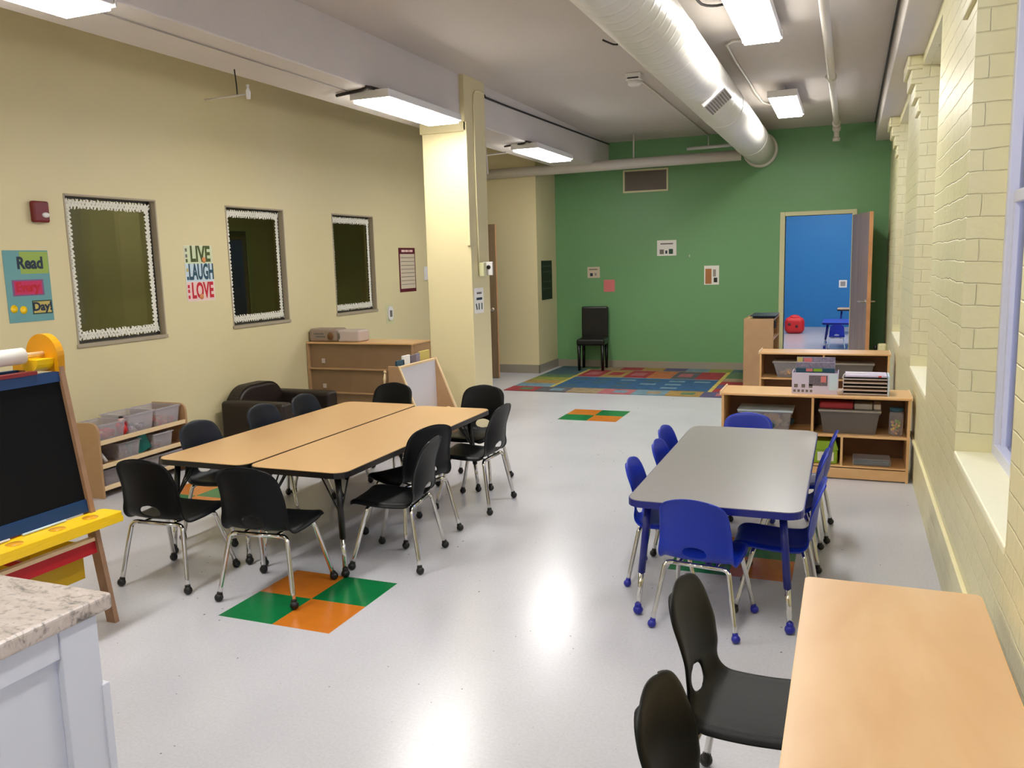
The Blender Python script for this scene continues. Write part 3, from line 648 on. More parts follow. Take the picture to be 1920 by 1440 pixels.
# ------------------------------------------------------------------ tables
def table(name, label, x0, x1, y0, y1, z, top, edge, legm, ball, r=.07, th=.032, braces=True, group=None, far=.085):
    cx, cy = (x0+x1)/2, (y0+y1)/2; hx, hy = (x1-x0)/2, (y1-y0)/2
    t = thing(name, label, 'table', (cx, cy, 0), 0, group)
    obj('tabletop', MB().prism(rrect(-hx+.004, hx-.004, -hy+.004, hy-.004, r), 'z', z-.006, z), top, t)
    obj('edge_band', MB().prism(rrect(-hx, hx, -hy, hy, r+.003), 'z', z-th, z-.0025), edge, t)
    for sx in (-1, 1):
        for sy in (-1, 1):
            tx, ty = sx*(hx-.085), sy*(hy-(far if sy > 0 else .085)); fx, fy = sx*(hx-.045), sy*(hy-(far-.035 if sy > 0 else .045))
            mid = .36*z
            A = Vector((tx, ty, z-th)); B = Vector((fx, fy, .03)); Mi = A.lerp(B, (z-th-mid)/(z-th-.03))
            lg = obj('leg', MB().tube([A, Mi], .0165, 14).lathe([(.035, z-th-.004), (.035, z-th)], (tx, ty, 0), 14), legm, t)
            obj('leg_insert', MB().tube([Mi+(A-Mi)*.05, B], .0125, 12), M['chrome'], lg, 'chrome height-adjusting leg insert')
            obj('ball_glide', MB().ball((fx, fy, .022), .0225, (1, 1, .97), 14).lathe([(.014, .03), (.016, .036), (.015, .05), (.0135, .053)], (fx, fy, 0), 14), ball, lg)
            if braces:
                mb = MB(); J = A.lerp(B, .42)
                for dx, dy in ((-sx*.11, 0), (0, -sy*.11), (-sx*.08, -sy*.08)): mb.tube([(tx+dx, ty+dy, z-th), J], .0045, 6)
                obj('brace', mb, legm, lg)
    return t
table('activity_table', 'wood-topped activity table with black edge, the one nearer the left wall', -3.565, -2.950, 3.49, 5.45, .565, M['laminate'], M['blackedge'], M['blackmetal'], M['ballblack'], group='wood-topped tables pushed together', far=.21)
table('activity_table', 'wood-topped activity table with black edge, the one nearer the middle of the room', -2.936, -2.335, 3.485, 5.40, .565, M['laminate'], M['blackedge'], M['blackmetal'], M['ballblack'], group='wood-topped tables pushed together', far=.21)
table('activity_table', 'grey-topped activity table with blue edge and blue legs', -.89, -.145, 3.51, 5.25, .545, M['greytop'], M['bluemetal'], M['bluemetal'], M['ballblue'], braces=False)
table('maple_table', 'plain light maple table against the brick wall at the front right', -.105, .405, .95, 2.80, .55, M['maple2'], M['maple'], M['blackmetal'], M['ballblack'], r=.015, th=.024, braces=False)
# ------------------------------------------------------------------ kitchen counter, front left
t = thing('kitchen_counter', 'white cabinet with a grey granite-look worktop at the front left', 'counter', (-2.3, .9, 0))
obj('countertop', MB().box(-.75, .805, -.45, .41, .862, .90, bev=.008, seg=3), M['granite'], t)
obj('cabinet_body', MB().box(-.72, .775, -.42, .365, .08, .862).box(-.70, .75, -.36, .33, 0, .08), M['cabwhite'], t)
obj('corner_stile', MB().box(.775, .795, .28, .372, .0, .862, bev=.002).box(.775, .795, -.42, -.35, 0, .862, bev=.002).box(.775, .79, -.35, .28, .80, .862, bev=.002), M['cabwhite'], t)
obj('trim_strip', MB().box(.76, .80, .366, .385, 0, .70, bev=.002), M['cabwhite'], t)

# ------------------------------------------------------------------ double easel, front left
R_ = math.radians
def easel():
    t = thing('art_easel', 'wooden double easel with chalkboard, yellow tray and paper roll, front left', 'easel', (-3.42, 2.385, 0))
    Y0, Y1 = -.335, .335; H = 1.19
    tilt = lambda z: .305-.185*z/H          # x of the front frame plane (local)
    for sy in (Y0, Y1):
        for s in (1, -1):
            a = Vector((s*.305, sy, 0)); b = Vector((s*.12, sy, H))
            w = .022
            pts = [(s*.305-.026, 0), (s*.305+.026, 0), (s*.12+.026, H), (s*.12-.026, H)]
            obj('leg', MB().prism(pts, 'y', sy-.012, sy+.012), M['easelwood'], t)
        c = MB().prism([(-.14, 1.165), (.145, 1.165), (.150, 1.235)]+[(.052+.098*math.cos(math.radians(q)), 1.235+.098*math.sin(math.radians(q))) for q in range(12, 180, 12)]+[(-.046, 1.235), (-.06, 1.21), (-.14, 1.20)], 'y', sy-.018, sy+.018)
        obj('end_cap', c, M['amber'], t, 'yellow plastic end cap')
        cr = MB().prism([(.015, 1.225)]+[(.07+.055*math.cos(R_(q)), 1.225+.055*math.sin(R_(q))) for q in range(200, 350, 15)]+[(.125, 1.225)], 'y', sy-.10 if sy > 0 else sy+.018, sy-.018 if sy > 0 else sy+.10)
        obj('roll_holder', cr, M['yellow'], t)
    obj('dowel', MB().tube([(.06, Y0, 1.245), (.06, Y1, 1.245)], .011, 12), M['easelpale'], t)
    obj('paper_roll', MB().tube([(.06, Y0+.02, 1.245), (.06, Y1-.12, 1.245)], .036, 24), M['paper'], t, 'white roll of paper')
    for s, bmx in ((1, M['chalk']), (-1, M['board'])):
        def slab(z0, z1, d0, d1, mt, nm, lab=None, ya=Y0+.012, yb=Y1-.012):
            p = [(s*(tilt(z0)+d0), z0), (s*(tilt(z0)+d1), z0), (s*(tilt(z1)+d1), z1), (s*(tilt(z1)+d0), z1)]
            obj(nm, MB().prism(p, 'y', ya, yb), mt, t, lab)
        slab(.57, 1.13, -.006, .006, bmx, 'writing_board', 'black chalkboard' if s > 0 else 'white board')
        slab(1.12, 1.165, -.012, .014, M['railblue'], 'top_rail', 'blue rail'); slab(.525, .58, -.012, .014, M['railblue'], 'bottom_rail', 'blue rail')
        slab(.333, .388, -.012, .010, M['red'], 'low_rail', 'red rail'); slab(.388, .404, -.014, .014, M['easelpale'], 'low_rail_cap')
        if s > 0:
            slab(1.165, 1.18, -.02, .02, M['darkred'], 'clip_rail', 'dark red clip rail', Y0+.012, Y1-.12)
    # yellow tray with cup holes
    mb = MB(); x0 = tilt(.51)+.012; x1 = x0+.13
    pts = rrect(x0, x1, Y0-.06, Y1+.06, .02, 4)
    mb.prism(pts, 'z', .497, .517)
    mb.box(x0, x1, Y0-.06, Y1+.06, .470, .499, bev=.006); 
    obj('tray', mb, M['yellow'], t, 'yellow plastic tray')
    for i, yy in enumerate((-.27, -.1, .1, .27)): obj('cup_recess', MB().lathe([(.0, .5175), (.030, .5175), (.034, .518), (.034, .5182), (0, .5183)], (x0+.065, yy, 0), 20), M['amber'], t)
    tag(obj('marker', MB().tube([(-3.42+x0+.012, 2.385-.02, .524), (-3.42+x0+.012, 2.385+.19, .524)], .005, 8), M['pblue']), 'pale blue marker lying in the easel tray', 'marker')
    tag(obj('marker', MB().tube([(-3.42+x0+.012, 2.385-.30, .524), (-3.42+x0+.012, 2.385-.08, .524)], .005, 8), M['white']), 'white marker lying in the easel tray, left of the blue one', 'marker')
    # storage bins slung between the frames
    for i, (ya, yb) in enumerate(((-.32, -.01), (.01, .32))):
        mb = MB(); z0, z1 = .20, .37
        mb.box(-.17, .17, ya, yb, z0, z0+.005)
        mb.box(-.175, -.170, ya, yb, z0, z1).box(.170, .175, ya, yb, z0, z1).box(-.17, .17, ya, ya+.005, z0, z1).box(-.17, .17, yb-.005, yb, z0, z1)
        mb.box(-.205, -.17, ya, yb, z1-.004, z1).box(.17, .205, ya, yb, z1-.004, z1)
        obj('storage_bin', mb, M['olive'], t, 'yellow plastic bin')
    obj('cross_rail', MB().box(-.22, .22, -.006, .006, .36, .395), M['red'], t)
easel()
tag(obj('toy_block', MB().box(-3.36, -3.20, 2.40, 2.62, 0, .06, bev=.012), M['blackmetal']), 'small dark box on the floor under the easel', 'box')

# ------------------------------------------------------------------ left wall pieces
def left_shelf():
    t = thing('toy_shelf', 'low wooden three-tier shelf against the left wall holding clear bins', 'shelf', (-5.06, 4.73, 0), R(2))
    def side(y):
        pts = [(-.165, 0), (.165, 0), (.165, .46)]+[(.165-.06+.06*math.cos(R(a)), .485+.06*math.sin(R(a))) for a in range(0, 91, 15)]+[(-.165, .545)]
        return MB().prism(pts, 'y', y-.009, y+.009)
    obj('side_panel', side(-.44), M['tan'], t); obj('side_panel', side(.44), M['tan'], t)
    for i, (z, fx) in enumerate(((.055, .155), (.215, .155), (.385, .15))):
        obj('shelf', MB().box(-.165, fx, -.431, .431, z, z+.012), M['tan'], t)
        obj('shelf_lip', MB().box(fx-.004, fx+.012, -.431, .431, z-.002, z+.030, bev=.003), M['easelpale'], t)
    return t
left_shelf()
def clear_bin(name, label, cat, loc, rotz, wx, wy, h, mt, lid=None, taper=.88, group=None, thick=.004):
    t = thing(name, label, cat, loc, rotz, group)
    mb = MB(); a = [(-wx/2*taper, -wy/2*taper), (wx/2*taper, -wy/2*taper), (wx/2*taper, wy/2*taper), (-wx/2*taper, wy/2*taper)]
    b = [(-wx/2, -wy/2), (wx/2, -wy/2), (wx/2, wy/2), (-wx/2, wy/2)]
    A = [mb.bm.verts.new((x, y, 0.001)) for x, y in a]; B = [mb.bm.verts.new((x, y, h)) for x, y in b]
    mb.bm.faces.new(list(reversed(A)))
    for i in range(4): mb.bm.faces.new((A[i], A[(i+1) % 4], B[(i+1) % 4], B[i]))
    o = obj('bin_body', mb, mt, t); md = o.modifiers.new('s', 'SOLIDIFY'); md.thickness = thick
    r = MB(); w = .008
    r.box(-wx/2-w, wx/2+w, -wy/2-w, -wy/2+.002, h-.006, h+.002).box(-wx/2-w, wx/2+w, wy/2-.002, wy/2+w, h-.006, h+.002).box(-wx/2-w, -wx/2+.002, -wy/2, wy/2, h-.006, h+.002).box(wx/2-.002, wx/2+w, -wy/2, wy/2, h-.006, h+.002)
    obj('rim', r, mt, t)
    if lid: obj('lid', MB().box(-wx/2-.012, wx/2+.012, -wy/2-.012, wy/2+.012, h+.003, h+.018, bev=.006), lid, t)
    return t
GB = 'clear bins on the low toy shelf'
tops = [(4.455, 'clear bin of green and red toys, top tier of the toy shelf', .12), (4.73, 'clear bin in the middle of the top tier of the toy shelf', .145), (5.0, 'clear bin of brown toys at the far end of the top tier', .145)]
for y, lb_, h in tops: clear_bin('clear_bin', lb_, 'bin', (-5.06, y, .398), 0, .27, .25, h, M['clear'], group=GB)
mids = [(4.60, 'clear bin on the middle tier of the toy shelf, nearer the easel'), (4.93, 'clear bin on the middle tier of the toy shelf, farther from the easel')]
for y, lb_ in mids: clear_bin('clear_bin', lb_, 'bin', (-5.06, y, .228), 0, .27, .20, .125, M['clear'], group=GB)
lows = [(4.475, 'clear bin on the bottom tier of the toy shelf, nearest the easel'), (4.75, 'clear bin in the middle of the bottom tier of the toy shelf'), (5.02, 'clear bin at the far end of the bottom tier of the toy shelf')]
for y, lb_ in lows: clear_bin('clear_bin', lb_, 'bin', (-5.06, y, .068), 0, .27, .25, .12, M['clear'], group=GB)
def toy_pile(x, y, z, wx, wy, n, mats, label, seed, r=.018):
    rnd = random.Random(seed); mb = MB()
    for i in range(n):
        k = rnd.randrange(len(mats)); cx = x+rnd.uniform(-wx, wx); cy = y+rnd.uniform(-wy, wy); rr = r*rnd.uniform(.7, 1.3); cz = z+rr+rnd.uniform(0, r*1.4)
        if rnd.random() < .5: mb.ball((cx, cy, cz), rr, seg=8, mi=k)
        else:
            mb.box(-rr, rr, -rr, rr, -rr, rr, bev=.002, seg=1, mi=k, rot=Matrix.Translation((cx, cy, cz)) @ Matrix.Rotation(rnd.random()*3, 4, 'Z') @ Matrix.Rotation(rnd.random(), 4, 'X'))
    o = obj('toy_pieces', mb, mats); tag(o, label, 'toys'); o['kind'] = 'stuff'; return o
toy_pile(-5.05, 4.43, .402, .09, .09, 22, [M['toygreen'], M['toyred'], M['toygreen'], M['blockwood']], 'heap of green and red toys in the nearest top bin', 1)
toy_pile(-5.05, 4.76, .402, .09, .08, 12, [M['purple'], M['tealink'], M['lavender']], 'small purple toys in the middle top bin', 2, .014)
toy_pile(-5.05, 5.0, .402, .09, .09, 26, [M['photobrown'], M['toyred'], M['brown_shelf_shade']], 'heap of brown and red toys in the far top bin', 3)
toy_pile(-5.05, 4.60, .232, .09, .06, 8, [M['photobrown'], M['greylid']], 'few small toys in the nearer middle bin', 4, .014)
toy_pile(-5.05, 4.93, .232, .09, .06, 10, [M['redc'], M['greylid'], M['white']], 'few small toys in the farther middle bin', 5, .014)
t = thing('toy_figure', 'red toy figure with a dark cap standing on the toy shelf bins', 'toy', (-4.97, 4.585, .399))
obj('body', MB().ball((0, 0, .045), .04, (1, .9, 1.1)).ball((.0, .03, .08), .025).ball((0, -.03, .08), .02), M['toyred'], t)
obj('head', MB().ball((0, 0, .115), .022), M['ppink'], t); obj('cap', MB().ball((0, 0, .135), .018, (1, 1, .6)), M['blackmetal'], t)
tag(obj('teal_folder', MB().box(-.08, .08, -.006, .006, 0, .13).xf(Matrix.Translation((-4.99, 4.77, .229)) @ Matrix.Rotation(R(25), 4, 'X') @ Matrix.Rotation(R(70), 4, 'Z')), M['teal']), 'teal box leaning between the bins on the middle tier', 'box')
tag(obj('white_tube', MB().tube([(-4.95, 4.40, .242), (-4.99, 4.37, .33)], .014, 14), M['white']), 'white tube leaning on the middle tier of the toy shelf', 'tube')

# armchair
t = thing('kids_armchair', 'small dark brown upholstered armchair against the left wall', 'armchair', (-4.78, 6.30, 0))
def cushion(x0, x1, y0, y1, z0, z1, b): return MB().box(x0, x1, y0, y1, z0, z1, bev=b, seg=4)
pts = [(-.335, .05)]+[(-.335+.22-.22*math.cos(R(a)), .34+.20*math.sin(R(a))) for a in range(0, 91, 10)]+[(.115+.22*math.sin(R(a)), .34+.20*math.cos(R(a))) for a in range(0, 91, 10)]+[(.335, .05)]
mb = MB().prism(pts, 'x', -.44, -.26); bmesh.ops.bevel(mb.bm, geom=[e for e in mb.bm.edges if len(e.link_faces) == 2 and e.calc_face_angle(0) > 1], offset=.03, segments=3, affect='EDGES')
obj('backrest', mb, M['brownleather'], t)
obj('seat_cushion', cushion(-.30, .26, -.23, .23, .16, .30, .04), M['brownleather'], t)
obj('seat_base', cushion(-.42, .26, -.32, .32, .03, .18, .02), M['brownleather'], t)
for s in (-1, 1): obj('armrest', cushion(-.40, .28, s*.35-.075, s*.35+.075, .03, .43, .035), M['brownleather'], t)

# bookcase with its plain back to the room
t = thing('bookcase', 'wide brown wooden bookcase standing out from the left wall', 'bookcase', (-5.24, 7.30, 0))
obj('side_panel', MB().box(0, .018, 0, .38, 0, .805), M['tan'], t); obj('side_panel', MB().box(1.235, 1.255, 0, .38, 0, .805), M['tan'], t)
obj('top_board', MB().box(0, 1.26, -.005, .385, .805, .822, bev=.004), M['maple'], t)
obj('back_panel', MB().box(.018, 1.235, .03, .045, .0, .805), M['brown'], t)
for z in (.545, .295): obj('shelf', MB().box(.018, .93 if z > .4 else 1.235, .004, .37, z-.008, z+.008, bev=.003), M['tan'], t)
obj('divider', MB().box(.925, .945, .004, .03, 0, .545), M['brown'], t)
obj('label_holder', MB().box(.16, .20, .02, .030, .60, .65, bev=.003).box(.16, .20, .02, .030, .34, .385, bev=.003), M['pack'], t)
tag(obj('tassel', MB().ball((-4.31, 7.288, .53), .016).tube([(-4.31, 7.288, .52), (-4.315, 7.286, .46), (-4.32, 7.288, .40)], .012, radii=[.008, .016, .009]), M['easelpale']), 'pale tassel hanging from the bookcase shelf edge', 'ornament')
t = thing('wipes_pack', 'pinkish grey wrapped pack lying on top of the brown bookcase', 'pack', (-4.90, 7.42, .823))
o = MB().box(-.33, .02, -.09, .12, 0, .135, bev=.03, seg=4); obj('wrapped_half', o, M['packgrey'], t, 'grey printed half')
obj('pale_half', MB().box(.022, .28, -.09, .12, 0, .12, bev=.02, seg=4), M['pack'], t)
obj('round_emblem', MB().lathe([(0, -.095), (.038, -.0945), (.04, -.09), (0, -.088)], (-.06, 0, .06), 24, 'y'), M['brown_shelf_shade'], t)
obj('seal_mark', MB().prism([(.045+.012*math.cos(R(a)), .06+.035*math.sin(R(a))) for a in range(0, 360, 20)], 'y', -.0925, -.089), M['greyink'], t)
obj('print_marks', MB().box(-.26, -.14, -.0925, -.089, .075, .09).box(-.24, -.12, -.0925, -.089, .045, .06), M['greyink'], t)

# big-book stand with white board
t = thing('book_stand', 'wooden book stand with a white board, in front of the pillar', 'display stand', (-3.50, 6.05, 0))
def endp(y): return MB().prism([(-.04, 0), (.36, 0), (.36, .03), (.055, .76), (-.04, .76)], 'y', y-.008, y+.008)
obj('end_panel', endp(0), M['tan'], t); obj('end_panel', endp(.67), M['tan'], t)
def lip(y): return MB().prism([(.36, .0), (.368, .0), (.368, .032), (.062, .765), (.052, .765)], 'y', y-.0085, y+.0085)
obj('edge_strip', lip(0), M['easelpale'], t); obj('edge_strip', lip(.67), M['easelpale'], t)
obj('white_board', MB().prism([(.05, .09), (.062, .09), (.055, .74), (.043, .74)], 'y', .008, .662), M['board'], t)
obj('top_rail', MB().box(.035, .062, .008, .662, .738, .758, bev=.003).box(-.04, .035, .008, .662, .66, .668), M['easelpale'], t)
obj('lower_tray', MB().box(.05, .30, .008, .662, .24, .252).box(.29, .30, .008, .662, .252, .30), M['tan'], t)
for k, (ya, yb, mt, lb_, h) in enumerate(((.04, .17, 'tealink', 'blue-grey book standing in the top of the book stand, nearest the camera', .80), (.15, .27, 'paper', 'white book standing in the top of the book stand', .83), (.28, .38, 'greyprint', 'photo-covered book standing in the book stand', .82), (.38, .45, 'mags', 'mauve patterned book standing in the book stand', .825), (.45, .63, 'ochre', 'yellow book standing in the book stand, farthest back', .835))):
    tag(obj('book', MB().box(-3.50+.00, -3.50+.018, 6.05+ya, 6.05+yb, .67, h, bev=.002), M[mt]), lb_, 'book')
t = thing('toy_frog', 'green plush toy lying in the lower tray of the book stand', 'toy', (-3.32, 6.22, .253))
obj('body', MB().ball((0, 0, .04), .04, (1, 1.3, 1)), M['lime'], t); obj('snout', MB().ball((.03, .05, .04), .024), M['white'], t)
t = thing('toy_dog', 'small pale and dark plush toy in the lower tray of the book stand', 'toy', (-3.28, 6.58, .253))
obj('body', MB().ball((0, -.03, .035), .032, (1, 1.5, 1)), M['blackmetal'], t); obj('head', MB().ball((0, .03, .06), .03, (1, 1.2, .8)), M['easelpale'], t)

# ------------------------------------------------------------------ wall items, left wall
def panel(name, label, cat, frame, w, h, mt, th=.002, group=None):
    t = thing(name, label, cat, (0, 0, 0), 0, group)
    obj('sheet', MB().box(-w/2, w/2, -h/2, h/2, .001, th+.001).xf(frame), mt, t)
    return t
def decal(t, name, frame, x0, x1, y0, y1, mt, z=.0032, rot=0):
    o = MB().box(x0, x1, y0, y1, z, z+.0006, rot=None)
    if rot: o.xf(Matrix.Translation(((x0+x1)/2, (y0+y1)/2, 0)) @ Matrix.Rotation(R(rot), 4, 'Z') @ Matrix.Translation((-(x0+x1)/2, -(y0+y1)/2, 0)))
    o.xf(frame); return obj(name, o, mt, t)
f = on_left(4.17, 1.517)
t = panel('reading_poster', 'teal poster reading Read Every Day! beside the fire alarm', 'poster', f, .345, .488, M['poster_teal'])
decal(t, 'lime_banner', f, -.05, .168, .085, .235, M['poster_lime']); decal(t, 'purple_banner', f, -.125, .115, -.065, .045, M['purple']); decal(t, 'pink_banner', f, -.11, .10, -.055, .035, M['magenta'], .004)
decal(t, 'green_box', f, .01, .165, -.195, -.10, M['dkgreen']); decal(t, 'yellow_box', f, .018, .157, -.187, -.108, M['ochre'], .004)
T = lambda x, y, z=.0046: f @ Matrix.Translation((x, y, z))
text_mesh('Read', .112, M['ink'], 'lettering', t, T(.025, .155), bold=.004, sx=.9); text_mesh('Every', .088, M['redink'], 'lettering', t, T(-.01, -.008, .0056), bold=.004, sx=.9)
text_mesh('Day!', .082, M['ink'], 'lettering', t, T(.088, -.145, .0056), bold=.003)
for a_, b_ in ((-.13, -.15), (-.06, -.16)):
    obj('yellow_star', MB().lathe([(0, .0035), (.028, .0035), (.028, .0042), (0, .0042)], (a_, b_, 0), 10).xf(f), M['yellow'], t)
f = on_left(5.83, 1.567)
t = panel('word_poster', 'white poster reading LIVE LAUGH LOVE between two windows', 'poster', f, .34, .476, M['paper'])
decal(t, 'green_band', f, -.165, .165, .085, .234, M['pgreen']); decal(t, 'blue_band', f, -.165, .165, -.07, .083, M['pblue']); decal(t, 'pink_band', f, -.165, .165, -.234, -.072, M['ppink'])
for w_, yy, mt, sx in (('LIVE', .16, 'olivink', .72), ('LAUGH', .007, 'tealink', .50), ('LOVE', -.153, 'redink', .60)):
    text_mesh(w_, .185, M[mt], 'lettering', t, f @ Matrix.Translation((.02, yy, .0046)), bold=.006, sx=sx)
for yy, mt in ((.20, 'greyink'), (.15, 'greyink'), (.11, 'olivink'), (.03, 'ochre'), (-.04, 'tealink'), (-.11, 'redink'), (-.15, 'redink'), (-.2, 'redink')): decal(t, 'side_mark', f, -.157, -.135, yy-.014, yy+.014, M[mt], .004)
for a_, b_ in ((.06, .115), (0, -.2)): obj('orange_ornament', MB().lathe([(0, .0052), (.025, .0052), (.025, .006), (0, .006)], (a_, b_, 0), 12).xf(f), M['toyorange'], t)
f = on_left(9.56, 1.525)
t = panel('wall_calendar', 'tall maroon and beige calendar chart left of the pillar', 'calendar', f, .43, .555, M['maroon'])
decal(t, 'grid_sheet', f, -.185, .195, -.235, .20, M['beige'])
for k in range(8): decal(t, 'grid_line', f, -.17, .185, .15-k*.048, .157-k*.048, M['greyink'], .004)
for k_, (xa, xb) in enumerate(((-.14, -.05), (-.04, .03), (.045, .07), (.08, .15))): decal(t, 'header_mark', f, xa, xb, .225, .252, M['ppink'], .004)
t = thing('fire_alarm', 'dark red fire alarm horn with a white lens on the left wall', 'fire alarm', (-5.25, 4.30, 2.025))
obj('alarm_body', MB().box(0, .045, -.063, .063, -.073, .073, bev=.014, seg=3), M['firered'], t)
obj('strobe_lens', MB().ball((.045, .028, -.022), .026, (.5, 1.2, .7)), M['white'], t)
t = thing('paper_dispenser', 'small white rounded paper holder on the left wall near the calendar', 'holder', (-5.25, 9.06, 0.99))
obj('backing_sheet', MB().box(0, .003, -.09, .09, -.115, .12), M['frame_cream'], t)
obj('holder_body', MB().prism(rrect(-.06, .06, -.07, .10, .055), 'x', .003, .02), M['white'], t)
obj('dark_window', MB().box(.0195, .022, -.025, .03, -.03, .05), M['greyink'], t)
tag(obj('blank_cover_plate', MB().box(-5.25, -5.235, 10.0, 10.12, 1.38, 1.56, bev=.004), M['white']), 'pale cover plate on the wall left of the pillar', 'switch plate')
# pillar items
t = thing('thermostat', 'white thermostat with a dark dial on the pillar corner', 'thermostat', (-3.20, 7.27, 1.54))
obj('back_box', MB().box(0, .05, -.075, -.01, -.07, .055, bev=.004), M['frame_cream'], t)
obj('thermostat_body', MB().box(0.001, .095, .02, .045, -.065, .06, bev=.005), M['white'], t)
obj('dial', MB().lathe([(0, -.006), (.018, -.006), (.02, .0), (0, 0)], (.06, .02, .01), 18, 'y'), M['blackmetal'], t)
fr = Matrix(((0, 0, 1, -3.2045), (1, 0, 0, 7.185), (0, 1, 0, 1.245), (0, 0, 0, 1)))
t = panel('pillar_notice', 'white notice with three dark figures on the pillar', 'notice', fr, .21, .235, M['paper'])
decal(t, 'text_line', fr, -.05, .06, .06, .078, M['greyink']); decal(t, 'text_line', fr, -.06, .07, .005, .028, M['ink'])
for k, rr in ((-.06, 20), (-.005, 0), (.06, 0)): decal(t, 'figure', fr, k-.012, k+.012, -.085, -.025, M['dkgreen'], rot=rr)
# far wall notices
f = on_back(-2.42, 1.727); t = panel('wall_notice', 'white notice with a line of text and three small pictures, highest on the green wall', 'notice', f, .275, .218, M['paper'])
decal(t, 'text_line', f, -.09, .09, .05, .068, M['greyink']); decal(t, 'picture', f, -.1, -.04, -.085, -.02, M['greyink']); decal(t, 'picture', f, -.02, .01, -.08, -.035, M['ink']); decal(t, 'picture', f, .03, .09, -.085, -.015, M['dkgreen'])
f = on_back(-1.79, 1.332); t = panel('wall_notice', 'white notice with a brown photo, nearest the blue room doorway', 'notice', f, .205, .265, M['paper'])
decal(t, 'brown_photo', f, -.085, 0, -.12, .09, M['photobrown']); decal(t, 'picture', f, .02, .06, -.02, .08, M['greylid']); decal(t, 'picture', f, .03, .08, -.10, -.035, M['blackmetal'])
f = on_back(-3.50, 1.404); t = panel('wall_notice', 'small beige notice above the black chair', 'notice', f, .19, .16, M['beige'])
decal(t, 'text_line', f, -.07, .06, .035, .05, M['greyink']); decal(t, 'picture', f, -.055, -.012, -.055, -.01, M['ink']); decal(t, 'picture', f, .015, .045, -.05, -.008, M['greylid'])
f = on_back(-3.265, 1.205); t = panel('pink_note', 'square pink note on the green wall', 'note', f, .165, .175, M['pink'])
f = on_back(-2.096, 1.606); tag(obj('wall_hook', MB().ball((0, 0, .01), .012, (.6, 1.8, 1)).xf(f), M['white']), 'tiny white hook on the green wall', 'hook')
f = Matrix(((0, 0, 1, -4.08), (1, 0, 0, 11.59), (0, 1, 0, 1.315), (0, 0, 0, 1)))
t = panel('black_wall_chart', 'narrow black chart on the cream wall corner beside the green wall', 'chart', f, .46, .56, M['blackposter'])
for yy in (.2, .12, -.02, -.12): decal(t, 'faint_line', f, -.2, .18, yy-.008, yy+.008, M['frame_dark'])

# ------------------------------------------------------------------ far end: rug, parsons chair, tall unit
def rug():
    x0, x1, y0, y1 = -3.98, -1.15, 9.60, 12.0
    mats = [mat('rug_'+n, tuple(int(v*.80+14) for v in c), .9, bump=.4, bscale=200, var=.6, vscale=11) for n, c in (('teal', (62, 98, 108)), ('red', (176, 46, 50)), ('blue', (34, 92, 142)), ('ochre', (186, 148, 70)), ('green', (92, 128, 84)), ('grey', (92, 92, 98)), ('violet', (88, 84, 128)), ('pink', (196, 104, 110)), ('yellow', (226, 206, 90)), ('orange', (208, 118, 60)), ('lightblue', (120, 160, 178)), ('lime', (158, 168, 62)), ('tan', (176, 150, 110)))]
    mb = MB(); H = .008
    def cell(a, b, c, d, mi): mb.box(a, b, c, d, .0008, H, mi=mi)
    front = [1, 5, 12, 7, 10, 3, 6]; n = len(front); ys = [9.6, 9.96]
    for i in range(n): cell(x0+(x1-x0)*i/n, x0+(x1-x0)*(i+1)/n, 9.6, 9.95, front[i])
    left = [10, 3, 11, 4, 0, 0]
    for i in range(6): cell(x0, -3.50, 9.95+i*.29, 9.95+(i+1)*.29, left[i])
    right = [1, 6, 1, 12, 4, 4]
    for i in range(6): cell(-1.47, x1, 9.95+i*.29, 9.95+(i+1)*.29, right[i])
    back = [0, 4, 12, 1, 3, 6, 10, 11, 0]
    for i in range(9): cell(x0+(x1-x0)*i/9, x0+(x1-x0)*(i+1)/9, 11.69, 12.0, back[i])
    cell(-3.45, -1.52, 9.95, 10.0, 0); 
    for i in range(6): cell(-3.45+i*.3217, -3.45+(i+1)*.3217, 10.0, 10.9, 2)
    mid = [1, 3, 1, 9, 5, 1]
    for i in range(6): cell(-3.45+i*.3217, -3.45+(i+1)*.3217, 10.95, 11.64, mid[i])
    cell(-3.45, -1.52, 10.9, 10.95, 10); cell(-3.45, -1.52, 11.64, 11.69, 12)
    cell(-3.50, -3.45, 9.95, 11.69, 8); cell(-1.52, -1.47, 9.95, 11.69, 8)
    # simple printed shapes on the tiles
    rnd = random.Random(5)
    for i in range(6):
        for j in range(3): cx = -3.3+i*.32; cy = 10.15+j*.28; mb.box(cx-.1, cx+.1, cy-.05, cy+.06, H, H+.0008, mi=rnd.choice([10, 2, 0]))
    for i in range(n): cx = x0+(x1-x0)*(i+.6)/n; mb.box(cx-.08, cx+.08, 9.68, 9.86, H, H+.0008, mi=rnd.choice([10, 12, 7, 4]))
    for i in range(6): cx = -3.28+i*.32; mb.box(cx-.1, cx+.08, 11.15, 11.45, H, H+.0008, mi=rnd.choice([9, 7, 12, 1]))
    tag(obj('play_rug', mb, mats), 'large colourful patchwork play rug before the green wall', 'rug')
rug()
t = thing('dining_chair', 'black leather high-backed chair on the rug against the green wall', 'chair', (-3.44, 11.74, .009), R(6))
obj('seat', MB().box(-.205, .205, -.22, .19, .36, .455, bev=.03, seg=4), M['blackleather'], t)
mb = MB().box(-.195, .195, -.035, .035, 0, .48, bev=.022, seg=3).xf(Matrix.Translation((0, .18, .42)) @ Matrix.Rotation(R(-3), 4, 'X')); obj('backrest', mb, M['blackleather'], t)
for sx in (-1, 1):
    for sy in (-.185, .165): obj('leg', MB().tube([(sx*.17, sy, .37), (sx*.17, sy, 0)], .022, 4, radii=[.028, .02]), M['blackmetal'], t)
